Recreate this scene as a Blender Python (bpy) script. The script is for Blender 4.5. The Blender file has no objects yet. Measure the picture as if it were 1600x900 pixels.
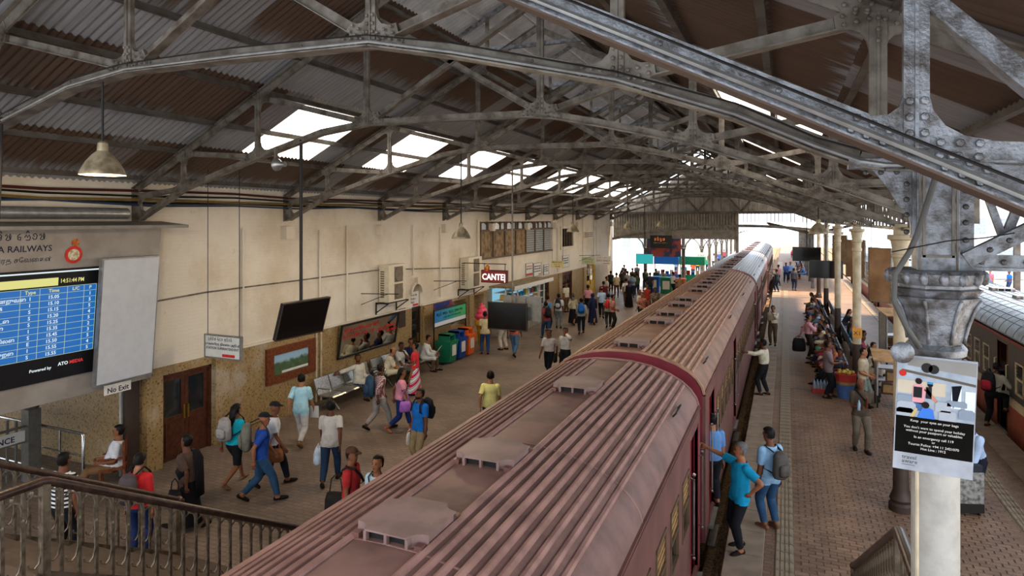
import bpy, bmesh, math, random
import numpy as np
from mathutils import Vector, Matrix, Quaternion
random.seed(7)
PI = math.pi
R = math.radians
scene = bpy.context.scene
col = scene.collection
H = 5.3                                   # eye height above the platform

# ------------------------------------------------------------------ camera
cam_d = bpy.data.cameras.new('camera')
cam_d.sensor_fit = 'HORIZONTAL'; cam_d.sensor_width = 36.0
cam_d.lens = 36.0 * 1010.0 / 1600.0
cam_d.shift_y = -107.0 / 1600.0
cam_d.clip_end = 600
cam = bpy.data.objects.new('camera', cam_d); col.objects.link(cam)
cam.location = (0, 0, H)
cam.rotation_euler = (R(90), 0, math.atan(428.0 / 1010.0))
scene.camera = cam
# ------------------------------------------------------------------ world, sun, exposure
world = bpy.data.worlds.new('sky'); scene.world = world; world.use_nodes = True
wn = world.node_tree.nodes; wl = world.node_tree.links; wn.clear()
sky = wn.new('ShaderNodeTexSky'); sky.sky_type = 'NISHITA'; sky.sun_disc = False
sky.sun_elevation = R(62); sky.sun_rotation = R(150); sky.dust_density = 4.0; sky.air_density = 1.2; sky.ozone_density = 1.0
mixw = wn.new('ShaderNodeMixRGB'); mixw.blend_type = 'MIX'; mixw.inputs[0].default_value = 0.65
mixw.inputs[2].default_value = (3.4, 3.6, 3.9, 1)
wl.new(sky.outputs[0], mixw.inputs[1])
bg = wn.new('ShaderNodeBackground'); bg.inputs[1].default_value = 0.95
wl.new(mixw.outputs[0], bg.inputs[0])
wo = wn.new('ShaderNodeOutputWorld'); wl.new(bg.outputs[0], wo.inputs[0])
sun_d = bpy.data.lights.new('sun', 'SUN'); sun_d.energy = 11.0; sun_d.angle = R(6); sun_d.color = (1.0, .82, .56)
sun = bpy.data.objects.new('sun', sun_d); col.objects.link(sun)
sun.rotation_euler = (R(-9), R(16), 0)
scene.view_settings.view_transform = 'Standard'
scene.view_settings.look = 'None'
scene.view_settings.gamma = 1.0
scene.view_settings.exposure = 0.17
scene.view_settings.use_curve_mapping = False
try:
    scene.cycles.use_denoising = True
    scene.cycles.max_bounces = 8
    scene.cycles.diffuse_bounces = 5
    scene.cycles.glossy_bounces = 3
    scene.cycles.transparent_max_bounces = 8
    scene.cycles.sample_clamp_indirect = 6.0
    scene.cycles.caustics_reflective = False
    scene.cycles.caustics_refractive = False
except Exception:
    pass

# ------------------------------------------------------------------ materials
def srgb(h):
    h = h.lstrip('#'); v = [int(h[i:i + 2], 16) / 255 for i in (0, 2, 4)]
    return tuple(x / 12.92 if x <= .04045 else ((x + .055) / 1.055) ** 2.4 for x in v)
def C(x):
    return srgb(x) if isinstance(x, str) else tuple(x)
class NT:
    def __init__(s, m):
        m.use_nodes = True; s.t = m.node_tree; s.t.nodes.clear()
        s.out = s.n('ShaderNodeOutputMaterial')
    def n(s, ty, **kw):
        nd = s.t.nodes.new(ty)
        for k, v in kw.items(): setattr(nd, k, v)
        return nd
    def l(s, a, b): s.t.links.new(a, b)
    def val(s, sock, v):
        if hasattr(v, 'node'): s.l(v, sock)
        elif isinstance(v, (tuple, list)) and len(v) == 3 and sock.type == 'RGBA': sock.default_value = (*v, 1)
        else: sock.default_value = v
    def mix(s, f, a, b, bt='MIX'):
        m = s.n('ShaderNodeMixRGB', blend_type=bt)
        s.val(m.inputs[0], f); s.val(m.inputs[1], a); s.val(m.inputs[2], b); return m.outputs[0]
    def math(s, op, a, b=0.0, c=0.0):
        m = s.n('ShaderNodeMath', operation=op)
        s.val(m.inputs[0], a); s.val(m.inputs[1], b); s.val(m.inputs[2], c); return m.outputs[0]
    def co(s, kind='Object', scale=(1, 1, 1)):
        t = s.n('ShaderNodeTexCoord'); m = s.n('ShaderNodeMapping'); m.inputs['Scale'].default_value = scale
        s.l(t.outputs[kind], m.inputs[0]); return m.outputs[0]
    def noise(s, co, scale=5, detail=4, rough=.55):
        n = s.n('ShaderNodeTexNoise'); s.l(co, n.inputs['Vector'])
        n.inputs['Scale'].default_value = scale; n.inputs['Detail'].default_value = detail; n.inputs['Roughness'].default_value = rough
        return n.outputs[0]
    def ramp(s, f, a, b):
        m = s.n('ShaderNodeMapRange'); m.interpolation_type = 'SMOOTHSTEP'
        s.val(m.inputs[0], f); m.inputs[1].default_value = a; m.inputs[2].default_value = b; return m.outputs[0]
    def bsdf(s, color, rough=.6, metal=0.0, bump=None, bs=.3, bd=.02, spec=.5, emit=None, es=0.0):
        b = s.n('ShaderNodeBsdfPrincipled')
        s.val(b.inputs['Base Color'], color); s.val(b.inputs['Roughness'], rough); s.val(b.inputs['Metallic'], metal)
        s.val(b.inputs['Specular IOR Level'], spec)
        if emit is not None:
            s.val(b.inputs['Emission Color'], emit); b.inputs['Emission Strength'].default_value = es
        if bump is not None:
            k = s.n('ShaderNodeBump'); k.inputs['Strength'].default_value = bs; k.inputs['Distance'].default_value = bd
            s.l(bump, k.inputs['Height']); s.l(k.outputs[0], b.inputs['Normal'])
        s.l(b.outputs[0], s.out.inputs[0]); return b
MATS = {}
def M(name, color='#808080', rough=.6, metal=0.0, var=.25, scale=6.0, c2=None, bump=0.0, spec=.28, emit=0.0, lo=.35, hi=.7):
    """plain surface with a noise mix towards c2 (or a darker tone) and optional fine relief"""
    if name in MATS: return MATS[name]
    m = bpy.data.materials.new(name); t = NT(m); c = C(color)
    d = C(c2) if c2 else tuple(x * (1 - var) for x in c)
    co = t.co()
    nz = t.noise(co, scale, 5)
    colr = t.mix(t.ramp(nz, lo, hi), c, d)
    t.bsdf(colr, rough, metal, t.noise(co, scale * 6, 3) if bump else None, bump, .01, spec, c if emit else None, emit)
    MATS[name] = m; return m
def Mobj(name, rough=.85, var=.18, scale=9.0, pattern=None):
    """cloth, skin and paint coloured by the object's own colour"""
    if name in MATS: return MATS[name]
    m = bpy.data.materials.new(name); t = NT(m); co = t.co()
    oi = t.n('ShaderNodeObjectInfo').outputs['Color']
    nz = t.noise(co, scale, 4)
    dark = t.mix(1.0, oi, (1 - var, 1 - var, 1 - var), 'MULTIPLY')
    c = t.mix(t.ramp(nz, .4, .65), oi, dark)
    if pattern == 'stripe':
        w = t.n('ShaderNodeTexWave', wave_type='BANDS', bands_direction='Z'); t.l(co, w.inputs[0]); w.inputs['Scale'].default_value = 5.0
        c = t.mix(t.ramp(w.outputs[1], .5, .6), c, (.62, .62, .62))
    elif pattern == 'check':
        w = t.n('ShaderNodeTexWave', wave_type='BANDS', bands_direction='Z'); t.l(co, w.inputs[0]); w.inputs['Scale'].default_value = 9
        v = t.n('ShaderNodeTexWave', wave_type='BANDS', bands_direction='X'); t.l(co, v.inputs[0]); v.inputs['Scale'].default_value = 9
        k = t.math('MULTIPLY', t.math('ADD', w.outputs[1], v.outputs[1]), .5)
        c = t.mix(t.ramp(k, .5, .75), c, (.55, .5, .5))
    elif pattern == 'floral':
        v = t.n('ShaderNodeTexVoronoi'); t.l(co, v.inputs[0]); v.inputs['Scale'].default_value = 26
        c = t.mix(t.ramp(v.outputs[0], .25, .32), (.65, .6, .5), c)
    elif pattern == 'diag':
        co2 = t.n('ShaderNodeMapping'); t.l(co, co2.inputs[0]); co2.inputs['Rotation'].default_value = (.5, .5, 0)
        w = t.n('ShaderNodeTexWave', wave_type='BANDS', bands_direction='Z'); t.l(co2.outputs[0], w.inputs[0]); w.inputs['Scale'].default_value = 1.6
        r = t.n('ShaderNodeValToRGB'); t.l(w.outputs[1], r.inputs[0]); e = r.color_ramp.elements; r.color_ramp.interpolation = 'CONSTANT'
        e[0].color = (.55, .02, .1, 1); e[1].position = .3; e[1].color = (.7, .7, .7, 1)
        x = e.new(.55); x.color = (.12, .12, .14, 1); x = e.new(.78); x.color = (.65, .65, .66, 1)
        c = r.outputs[0]
    t.bsdf(c, rough, 0, nz, .25, .01, .12)
    MATS[name] = m; return m
def slotcol(o, c): o.color = (*C(c), 1)

# ------------------------------------------------------------------ mesh builder
class MB:
    def __init__(s): s.v = []; s.f = []; s.mi = []; s.cur = 0
    def add(s, vs, fs):
        k = len(s.v); s.v += [tuple(p) for p in vs]
        for f in fs: s.f.append(tuple(i + k for i in f)); s.mi.append(s.cur)
        return s
    def box(s, a, b):
        x0, y0, z0 = a; x1, y1, z1 = b
        return s.add([(x0, y0, z0), (x1, y0, z0), (x1, y1, z0), (x0, y1, z0), (x0, y0, z1), (x1, y0, z1), (x1, y1, z1), (x0, y1, z1)],
                     [(0, 3, 2, 1), (4, 5, 6, 7), (0, 1, 5, 4), (1, 2, 6, 5), (2, 3, 7, 6), (3, 0, 4, 7)])
    def cbox(s, c, d): return s.box([c[i] - d[i] / 2 for i in range(3)], [c[i] + d[i] / 2 for i in range(3)])
    def frame(s, p0, p1, up=(0, 0, 1)):
        p0, p1 = Vector(p0), Vector(p1); d = (p1 - p0).normalized(); u = Vector(up)
        if abs(d.dot(u)) > .97: u = Vector((0, 1, 0)) if abs(d.y) < .9 else Vector((1, 0, 0))
        x = d.cross(u).normalized(); y = x.cross(d).normalized(); return p0, p1, x, y
    def sec(s, p0, p1, poly, up=(0, 0, 1)):
        """extrude a closed 2D section (x sideways, y up) from p0 to p1"""
        p0, p1, x, y = s.frame(p0, p1, up); n = len(poly)
        vs = [p0 + x * a + y * b for a, b in poly] + [p1 + x * a + y * b for a, b in poly]
        fs = [(i, (i + 1) % n, n + (i + 1) % n, n + i) for i in range(n)]
        fs += [tuple(reversed(range(n))), tuple(range(n, 2 * n))]
        return s.add(vs, fs)
    def beam(s, p0, p1, w, h, up=(0, 0, 1)):
        return s.sec(p0, p1, [(-w / 2, -h / 2), (w / 2, -h / 2), (w / 2, h / 2), (-w / 2, h / 2)], up)
    def tee(s, p0, p1, w, h, t=.014, up=(0, 0, 1)):
        """T section: flange below, web above"""
        return s.sec(p0, p1, [(-w / 2, -h / 2), (w / 2, -h / 2), (w / 2, -h / 2 + t), (t, -h / 2 + t), (t, h / 2), (-t, h / 2), (-t, -h / 2 + t), (-w / 2, -h / 2 + t)], up)
    def tube(s, pts, r, n=8, cap=True, up=(0, 0, 1)):
        pts = [Vector(p) for p in pts]; rs = r if isinstance(r, (list, tuple)) else [r] * len(pts); k = len(s.v); m = len(pts); px = None
        for i, p in enumerate(pts):
            d = (pts[min(i + 1, m - 1)] - pts[max(i - 1, 0)])
            d = d.normalized() if d.length > 1e-9 else Vector((0, 0, 1))
            if px is None:
                u = Vector(up)
                if abs(d.dot(u)) > .95: u = Vector((1, 0, 0))
                px = d.cross(u).normalized()
            else:
                px = px - d * px.dot(d); px = px.normalized() if px.length > 1e-6 else d.orthogonal().normalized()
            py = d.cross(px); rr = rs[i]; rx, ry = rr if isinstance(rr, tuple) else (rr, rr)
            s.v += [tuple(p + px * math.cos(2 * PI * j / n) * rx + py * math.sin(2 * PI * j / n) * ry) for j in range(n)]
        fs = [(k + i * n + j, k + i * n + (j + 1) % n, k + (i + 1) * n + (j + 1) % n, k + (i + 1) * n + j) for i in range(m - 1) for j in range(n)]
        if cap: fs += [tuple(k + j for j in reversed(range(n))), tuple(k + (m - 1) * n + j for j in range(n))]
        s.f += fs; s.mi += [s.cur] * len(fs); return s
    def lathe(s, prof, c=(0, 0, 0), n=16, axis='Z', cap=True, sx=1, sy=1):
        k = len(s.v); m = len(prof)
        for r, z in prof:
            for j in range(n):
                a = 2 * PI * j / n; x, y = r * math.cos(a) * sx, r * math.sin(a) * sy
                p = (x, y, z) if axis == 'Z' else ((z, x, y) if axis == 'X' else (x, z, y))
                s.v.append((c[0] + p[0], c[1] + p[1], c[2] + p[2]))
        fs = [(k + i * n + j, k + i * n + (j + 1) % n, k + (i + 1) * n + (j + 1) % n, k + (i + 1) * n + j) for i in range(m - 1) for j in range(n)]
        if cap: fs += [tuple(k + j for j in reversed(range(n))), tuple(k + (m - 1) * n + j for j in range(n))]
        s.f += fs; s.mi += [s.cur] * len(fs); return s
    def prism(s, poly, a, b, axis='Y'):
        """polygon in the two other axes extruded along axis from a to b"""
        def P(q, t): return (q[0], t, q[1]) if axis == 'Y' else ((t, q[0], q[1]) if axis == 'X' else (q[0], q[1], t))
        n = len(poly)
        return s.add([P(q, a) for q in poly] + [P(q, b) for q in poly],
                     [(i, (i + 1) % n, n + (i + 1) % n, n + i) for i in range(n)] + [tuple(reversed(range(n))), tuple(range(n, 2 * n))])
    def ell(s, c, r, n=8, m=6):
        prof = [(max(1e-4, math.sin(PI * i / m)), -math.cos(PI * i / m)) for i in range(m + 1)]
        k = len(s.v); s.lathe(prof, (0, 0, 0), n, cap=False)
        for i in range(k, len(s.v)):
            v = s.v[i]; s.v[i] = (c[0] + v[0] * r[0], c[1] + v[1] * r[1], c[2] + v[2] * r[2])
        return s
    def dome(s, c, r, nrm, h=None, n=6):
        """rivet head on a face with the given normal"""
        nrm = Vector(nrm).normalized(); x = nrm.orthogonal().normalized(); y = nrm.cross(x); c = Vector(c); h = h or r * .6; k = len(s.v)
        for rr, hh in ((r, 0), (r * .75, h * .7)):
            s.v += [tuple(c + x * rr * math.cos(2 * PI * j / n) + y * rr * math.sin(2 * PI * j / n) + nrm * hh) for j in range(n)]
        s.v.append(tuple(c + nrm * h))
        fs = [(k + j, k + (j + 1) % n, k + n + (j + 1) % n, k + n + j) for j in range(n)] + [(k + n + j, k + n + (j + 1) % n, k + 2 * n) for j in range(n)]
        s.f += fs; s.mi += [s.cur] * len(fs); return s
    def mesh(s, name, mats=(), smooth=False, fix=False):
        me = bpy.data.meshes.new(name); me.from_pydata(s.v, [], s.f)
        for m in (mats if isinstance(mats, (list, tuple)) else [mats]): me.materials.append(m)
        if len(me.materials) > 1: me.polygons.foreach_set('material_index', s.mi)
        if fix:
            b = bmesh.new(); b.from_mesh(me); bmesh.ops.recalc_face_normals(b, faces=b.faces); b.to_mesh(me); b.free()
        if smooth:
            me.polygons.foreach_set('use_smooth', [True] * len(me.polygons))
            if smooth == 'auto':
                try: me.set_sharp_from_angle(angle=R(40))
                except Exception: pass
        me.update(); return me
    def obj(s, name, mats=(), parent=None, loc=None, rz=0, smooth=False, fix=True):
        return link(name, s.mesh(name, mats, smooth, fix), parent, loc, rz)
def link(name, data, parent=None, loc=None, rz=0):
    o = bpy.data.objects.new(name, data); col.objects.link(o)
    if parent is not None: o.parent = parent
    if loc is not None: o.location = loc
    if rz: o.rotation_euler = (0, 0, rz)
    return o
def empty(name, loc=(0, 0, 0), rz=0):
    o = bpy.data.objects.new(name, None); col.objects.link(o); o.location = loc; o.rotation_euler = (0, 0, rz); o.empty_display_size = .1
    return o
def tag(o, label, cat, group=None):
    o['label'] = label; o['category'] = cat
    if group: o['group'] = group
    return o
def struct(o, label=None):
    o['kind'] = 'structure'
    if label: o['label'] = label
    return o
def copy_tree(o, parent=None):
    c = o.copy(); col.objects.link(c)
    if parent is not None: c.parent = parent
    for ch in list(o.children): copy_tree(ch, c)
    return c
def text(name, body, size, parent, mat, loc, rot, align='LEFT', ext=.002, bold=0.0, sx=1.0):
    """flat lettering as a thin mesh; loc/rot are local to the parent"""
    cu = bpy.data.curves.new(name, 'FONT'); cu.body = body; cu.size = size; cu.align_x = align; cu.extrude = ext; cu.offset = bold
    cu.resolution_u = 2
    o = bpy.data.objects.new(name, cu); col.objects.link(o)
    TEXTS.append((o, name, parent, mat, loc, rot, sx)); return o
TEXTS = []
def finish_texts():
    bpy.context.view_layer.update(); dg = bpy.context.evaluated_depsgraph_get()
    for o, name, parent, mat, loc, rot, sx in TEXTS:
        me = bpy.data.meshes.new_from_object(o.evaluated_get(dg)); me.materials.clear(); me.materials.append(mat)
        n = link(name, me, parent); n.location = loc; n.rotation_euler = rot; n.scale = (sx, 1, 1)
        cu = o.data; bpy.data.objects.remove(o); bpy.data.curves.remove(cu)
# ------------------------------------------------------------------ shared surface materials
def m_pavers(name, c1, c2, bw, bh, rough, mortar=.012, bs=.5):
    m = bpy.data.materials.new(name); t = NT(m); co = t.co()
    b = t.n('ShaderNodeTexBrick'); t.l(co, b.inputs[0])
    b.inputs['Color1'].default_value = (*C(c1), 1); b.inputs['Color2'].default_value = (*C(c2), 1); b.inputs['Mortar'].default_value = (*[x * .78 for x in C(c2)], 1)
    b.inputs['Scale'].default_value = 1; b.inputs['Brick Width'].default_value = bw; b.inputs['Row Height'].default_value = bh; b.inputs['Mortar Size'].default_value = mortar
    n = t.noise(co, .7, 6, .6); n2 = t.noise(co, 14, 4, .6)
    c = t.mix(t.ramp(n, .35, .7), b.outputs[0], t.mix(1, b.outputs[0], (.62, .6, .6), 'MULTIPLY'))
    c = t.mix(t.ramp(n2, .62, .78), c, (.03, .027, .024))
    r = t.math('ADD', rough, t.math('MULTIPLY', n2, .2))
    t.bsdf(c, r, 0, t.mix(.3, t.math('SUBTRACT', 1, b.outputs['Fac']), n2), bs, .006, .4)
    MATS[name] = m; return m
m_floorL = m_pavers('platform_brown', '#827062', '#736356', .22, .11, .42)
m_floorR = m_pavers('platform_red_brown', '#816650', '#705641', .21, .105, .5)
m_conc = M('coping_concrete', '#877663', .6, var=.3, scale=3, bump=.3)
m_tact = M('tactile_yellow_grey', '#857761', .6, var=.3, scale=4)
m_ballast = M('ballast', '#8a7055', .95, scale=20, c2='#4a3a2a', bump=.8)
m_rail = M('rail_steel', '#6a5a50', .4, .7)
m_dark = M('soot_black', '#15130f', .8)

def m_wallwhite():
    m = bpy.data.materials.new('limewashed_brick'); t = NT(m); co = t.co('Object'); 
    sw = t.n('ShaderNodeSeparateXYZ'); t.l(co, sw.inputs[0])
    cb = t.n('ShaderNodeCombineXYZ'); t.l(sw.outputs[1], cb.inputs[0]); t.l(sw.outputs[2], cb.inputs[1])
    b = t.n('ShaderNodeTexBrick'); t.l(cb.outputs[0], b.inputs[0])
    b.inputs['Scale'].default_value = 1; b.inputs['Brick Width'].default_value = .24; b.inputs['Row Height'].default_value = .08; b.inputs['Mortar Size'].default_value = .006
    nz = t.noise(co, .55, 6, .65); n2 = t.noise(co, 5, 6, .7)
    st = t.n('ShaderNodeMapping'); t.l(co, st.inputs[0]); st.inputs['Scale'].default_value = (1, 3.2, .25)
    dr = t.noise(st.outputs[0], 1.6, 5, .6)
    c = t.mix(t.ramp(nz, .4, .72), C('#cbc3b5'), C('#b5a791'))
    c = t.mix(t.math('MULTIPLY', t.ramp(dr, .62, .85), .5), c, C('#a3927c'))
    c = t.mix(t.math('MULTIPLY', t.ramp(n2, .6, .75), .5), c, C('#857562'))
    t.bsdf(c, .9, 0, t.mix(.6, t.math('SUBTRACT', 1, b.outputs['Fac']), n2), .6, .012, .2)
    MATS['wallw'] = m; return m
m_ww = m_wallwhite()
def m_dado():
    m = bpy.data.materials.new('speckled_dado_tile'); t = NT(m); co = t.co()
    v = t.n('ShaderNodeTexVoronoi'); t.l(co, v.inputs[0]); v.inputs['Scale'].default_value = 13
    nz = t.noise(co, .9, 5, .6); n2 = t.noise(co, 16, 3)
    c = t.mix(t.ramp(n2, .35, .7), C('#937a52'), C('#7c6541'))
    c = t.mix(t.ramp(v.outputs[0], .32, .2), c, C('#5c4526'))
    c = t.mix(t.math('MULTIPLY', t.ramp(nz, .52, .68), .55), c, C('#a9a092'))
    t.bsdf(c, .42, 0, v.outputs[0], .25, .006, .4)
    MATS['dado'] = m; return m
m_tile = m_dado()
def m_sheet(name, flip, r0=.28, r1=.52):
    m = bpy.data.materials.new(name); t = NT(m); co = t.co()
    g = t.n('ShaderNodeTexCoord').outputs['Generated']; sx = t.n('ShaderNodeSeparateXYZ'); t.l(g, sx.inputs[0])
    k = t.math('SUBTRACT', 1, sx.outputs[0]) if flip else sx.outputs[0]
    oi = t.n('ShaderNodeObjectInfo').outputs['Random']
    mp = t.n('ShaderNodeMapping'); t.l(co, mp.inputs[0]); mp.inputs['Scale'].default_value = (.5, 9, .5); t.val(mp.inputs['Location'], (0, 0, 0))
    va = t.n('ShaderNodeVectorMath', operation='ADD'); t.l(mp.outputs[0], va.inputs[0])
    cx = t.n('ShaderNodeCombineXYZ'); t.l(t.math('MULTIPLY', oi, 37), cx.inputs[0]); t.l(t.math('MULTIPLY', oi, 91), cx.inputs[1]); t.l(cx.outputs[0], va.inputs[1])
    nz = t.noise(va.outputs[0], 1.6, 5, .6)
    e = t.math('ADD', k, t.math('MULTIPLY', t.math('SUBTRACT', nz, .5), .5))
    f = t.ramp(e, r0, r1)
    brown = t.mix(nz, C('#372a21'), C('#5e4a3b'))
    zinc = t.mix(nz, C('#74777b'), C('#b4b6b8'))
    c = t.mix(f, zinc, brown)
    c = t.mix(t.ramp(oi, .75, .8), c, t.mix(.5, c, zinc))
    t.bsdf(c, .55, t.math('MULTIPLY', t.math('SUBTRACT', 1, f), .4), None)
    MATS[name] = m; return m
m_shL = m_sheet('zinc_sheet_rusty', False); m_shR = m_sheet('zinc_sheet_brown', True, .0, .14)
m_mon = M('zinc_sheet_pale', '#c3c6c8', .6, .1, .25, 3, bump=.2)
def m_skyl():
    m = bpy.data.materials.new('translucent_sheet'); t = NT(m); co = t.co(scale=(.6, 6, .6)); nz = t.noise(co, 2.5, 3)
    c = t.mix(t.ramp(nz, .5, .7), (.95, .92, .86), (.75, .62, .45))
    a = t.n('ShaderNodeBsdfTranslucent'); t.l(c, a.inputs[0]); d = t.n('ShaderNodeBsdfDiffuse'); t.l(c, d.inputs[0])
    x = t.n('ShaderNodeMixShader'); x.inputs[0].default_value = .15; t.l(a.outputs[0], x.inputs[1]); t.l(d.outputs[0], x.inputs[2]); t.l(x.outputs[0], t.out.inputs[0])
    MATS['skyl'] = m; return m
m_sk = m_skyl()
m_steel = M('painted_truss_steel', '#79736a', .55, .25, scale=5, c2='#4f463c', bump=.35)
m_silver = M('aluminium_paint_iron', '#868a90', .42, .5, scale=11, c2='#504d4b', bump=.5)
m_purl = M('purlin_steel', '#5d5a56', .55, .3, scale=3, c2='#453a31')
m_cream = M('cream_column_paint', '#b5a88f', .6, scale=3, c2='#94866d')
m_brownp = M('brown_column_paint', '#3a2c24', .55)
m_cable = M('cable_black', '#1c1a19', .6)
m_zinc = M('galvanised', '#9a9a98', .35, .7, scale=9)

# ------------------------------------------------------------------ floors and tracks
o = MB().box((-24, -4, -1.15), (-4.6, 52, 0)).obj('floor', m_floorL, None); struct(o, 'brown paved main platform floor')
fr = MB().box((-.9, 3, -1.15), (5.0, 150, -.008)).obj('floor', m_floorR, None); struct(fr, 'brown paved island platform floor')
def paver_mesh(w, l, h, bev=.006):
    b = MB(); b.add([(-w / 2, -l / 2, 0), (w / 2, -l / 2, 0), (w / 2, l / 2, 0), (-w / 2, l / 2, 0), (-w / 2 + bev, -l / 2 + bev, h), (w / 2 - bev, -l / 2 + bev, h), (w / 2 - bev, l / 2 - bev, h), (-w / 2 + bev, l / 2 - bev, h)],
                    [(4, 5, 6, 7), (0, 1, 5, 4), (1, 2, 6, 5), (2, 3, 7, 6), (3, 0, 4, 7)]); return b
def m_rand(name, c1, c2, rough):
    m = bpy.data.materials.new(name); t = NT(m); co = t.co(); oi = t.n('ShaderNodeObjectInfo').outputs['Random']
    w = t.n('ShaderNodeNewGeometry').outputs['Position']; big = t.noise(w, .7, 6, .6); n2 = t.noise(w, 14, 4)
    c = t.mix(oi, C(c1), C(c2)); c = t.mix(t.ramp(big, .35, .7), c, t.mix(1, c, (.62, .6, .6), 'MULTIPLY'))
    c = t.mix(t.math('MULTIPLY', t.ramp(n2, .62, .78), .5), c, (.03, .027, .024))
    t.bsdf(c, t.math('ADD', rough, t.math('MULTIPLY', n2, .2)), 0, n2, .3, .004, .4); MATS[name] = m; return m
m_pv = m_rand('paver_block', '#876a54', '#6e543f', .5)
pm = paver_mesh(.205, .1, .034).mesh('paver', m_pv)
cells = []
for j in range(0, 120):
    y = 9.75 + j * .105
    for i in range(0, 19):
        x = .22 + i * .21 + (.105 if j % 2 else 0)
        if x > 3.6: continue
        cells.append((x, y))
cells.sort(key=lambda c: c[1] - (.0 if .3 < c[0] < 1.5 else -.9))
for x, y in cells[:290]: link('paver', pm, fr, (x, y, -.03 + random.uniform(-.003, .003)))
b = MB()
for x, y in cells[290:]:
    k = paver_mesh(.205, .1, .034); dz = -.03 + random.uniform(-.003, .003)
    b.add([(v[0] + x, v[1] + y, v[2] + dz) for v in k.v], k.f)
o = b.obj('paver_field', m_floorR, fr, fix=False); o['kind'] = 'stuff'
cm = paver_mesh(.575, .84, .05, .01).mesh('coping_slab', m_conc)
tmb = paver_mesh(.28, .29, .034)
for q in range(4): tmb.box((-.12 + q * .065, -.135, .03), (-.085 + q * .065, .135, .045))
tm = tmb.mesh('tactile_tile', m_tact)
for j in range(95): link('coping_slab', cm, fr, (-.61, 7 + j * .85, -.03))
for j in range(150): link('tactile_tile', tm, fr, (-.02, 8 + j * .3, -.03))
for j in range(70): link('tactile_tile', tm, fr, (3.85, 12 + j * .3, -.03))
for j in range(60): link('coping_slab', cm, fr, (4.7, 10 + j * .85, -.03))
for nm, x0, x1 in (('floor', -4.7, -.8), ('floor', 4.9, 9.2)):
    o = MB().box((x0, -6, -1.3), (x1, 160, -1.0)).obj(nm, m_ballast); struct(o, 'dark ballast of the track bed')
o = MB().box((-1.3, 3, -1.05), (-.9, 150, -.66)).obj('floor', m_ballast); struct(o, 'ballast shoulder against the island platform')
b = MB(); rs = random.Random(3)
for i in range(2600):
    x = rs.uniform(-1.14, -.94); y = rs.uniform(8.5, 34) if i > 1200 else rs.uniform(8.5, 17); r = rs.uniform(.03, .06); a = rs.uniform(0, 6)
    b.add([(x + r * math.cos(a + q * 1.57) * rs.uniform(.7, 1.1), y + r * math.sin(a + q * 1.57), -.665) for q in range(4)] + [(x + rs.uniform(-.01, .01), y, -.66 + r * rs.uniform(.8, 1.5))], [(0, 1, 4), (1, 2, 4), (2, 3, 4), (3, 0, 4)])
o = b.obj('ballast_stones', m_ballast, None, fix=False); o['kind'] = 'stuff'; o['label'] = 'brown ballast stones between train and island platform'; o['category'] = 'ballast'
for x in (-3.4, -1.75, 6.1, 7.75):
    o = MB().box((x - .035, -4, -1.0), (x + .035, 150, -.85)).obj('rail', m_rail); tag(o, 'steel running rail under the ' + ('red train' if x < 0 else 'cream and brown train') + {-3.4: ', main platform side', -1.75: ', island platform side', 6.1: ', island platform side', 7.75: ', far side'}[x], 'rail')
# far ground beyond the shed, street left, platform right
m_fl = M('sunlit_paving', '#b9b2a8', .7, scale=2)
o = MB().box((-80, 52, -.2), (-4.6, 160, -.02)).obj('floor', m_fl); struct(o, 'sunlit pale paving beyond the shed')
o = MB().box((9.2, -6, -.25), (40, 160, -.05)).obj('floor', m_fl); struct(o, 'pale platform beyond the cream and brown train')
o = MB().box((-80, -8, -.3), (-24, 52, -.06)).obj('floor', m_fl); struct(o, 'street outside the entrance')

# ------------------------------------------------------------------ left wall
def holes_wall(b, X0, X1, y0, y1, z0, z1, holes):
    ys = sorted({y0, y1, *[h[0] for h in holes], *[h[1] for h in holes]}); zs = sorted({z0, z1, *[h[2] for h in holes], *[h[3] for h in holes]})
    ys = [y for y in ys if y0 <= y <= y1]; zs = [z for z in zs if z0 <= z <= z1]
    for i in range(len(ys) - 1):
        run = None
        for j in range(len(zs) - 1):
            cy, cz = (ys[i] + ys[i + 1]) / 2, (zs[j] + zs[j + 1]) / 2
            if not any(h[0] < cy < h[1] and h[2] < cz < h[3] for h in holes): b.box((X0, ys[i], zs[j]), (X1, ys[i + 1], zs[j + 1]))
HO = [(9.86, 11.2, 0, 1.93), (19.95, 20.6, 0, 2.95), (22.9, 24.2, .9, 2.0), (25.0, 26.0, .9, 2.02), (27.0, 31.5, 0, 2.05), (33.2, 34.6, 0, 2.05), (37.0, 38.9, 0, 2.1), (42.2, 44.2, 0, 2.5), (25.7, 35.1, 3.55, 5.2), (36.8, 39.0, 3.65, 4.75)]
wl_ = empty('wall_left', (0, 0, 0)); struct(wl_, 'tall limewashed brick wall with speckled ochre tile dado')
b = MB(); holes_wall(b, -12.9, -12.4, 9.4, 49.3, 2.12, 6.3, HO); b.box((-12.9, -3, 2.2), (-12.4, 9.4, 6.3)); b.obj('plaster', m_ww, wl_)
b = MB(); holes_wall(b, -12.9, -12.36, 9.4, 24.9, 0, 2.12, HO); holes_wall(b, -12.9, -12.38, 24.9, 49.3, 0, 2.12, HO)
b.obj('tile_dado', m_tile, wl_)
b = MB()
for y0, y1 in ((11.2, 19.9), (20.65, 24.9)): b.box((-12.4, y0, 2.12), (-12.33, y1, 2.17))
b.obj('dado_cap', m_ww, wl_)
for y0, y1, w in ((9.42, 9.8, .16), (11.22, 11.62, .12), (20.7, 21.35, .12), (24.45, 24.85, .1), (31.6, 32.2, .1), (36.2, 36.7, .1), (41.2, 41.8, .12)):
    MB().box((-12.4, y0, 0), (-12.4 + w, y1, 2.1)).obj('pilaster', m_tile, wl_)
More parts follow.
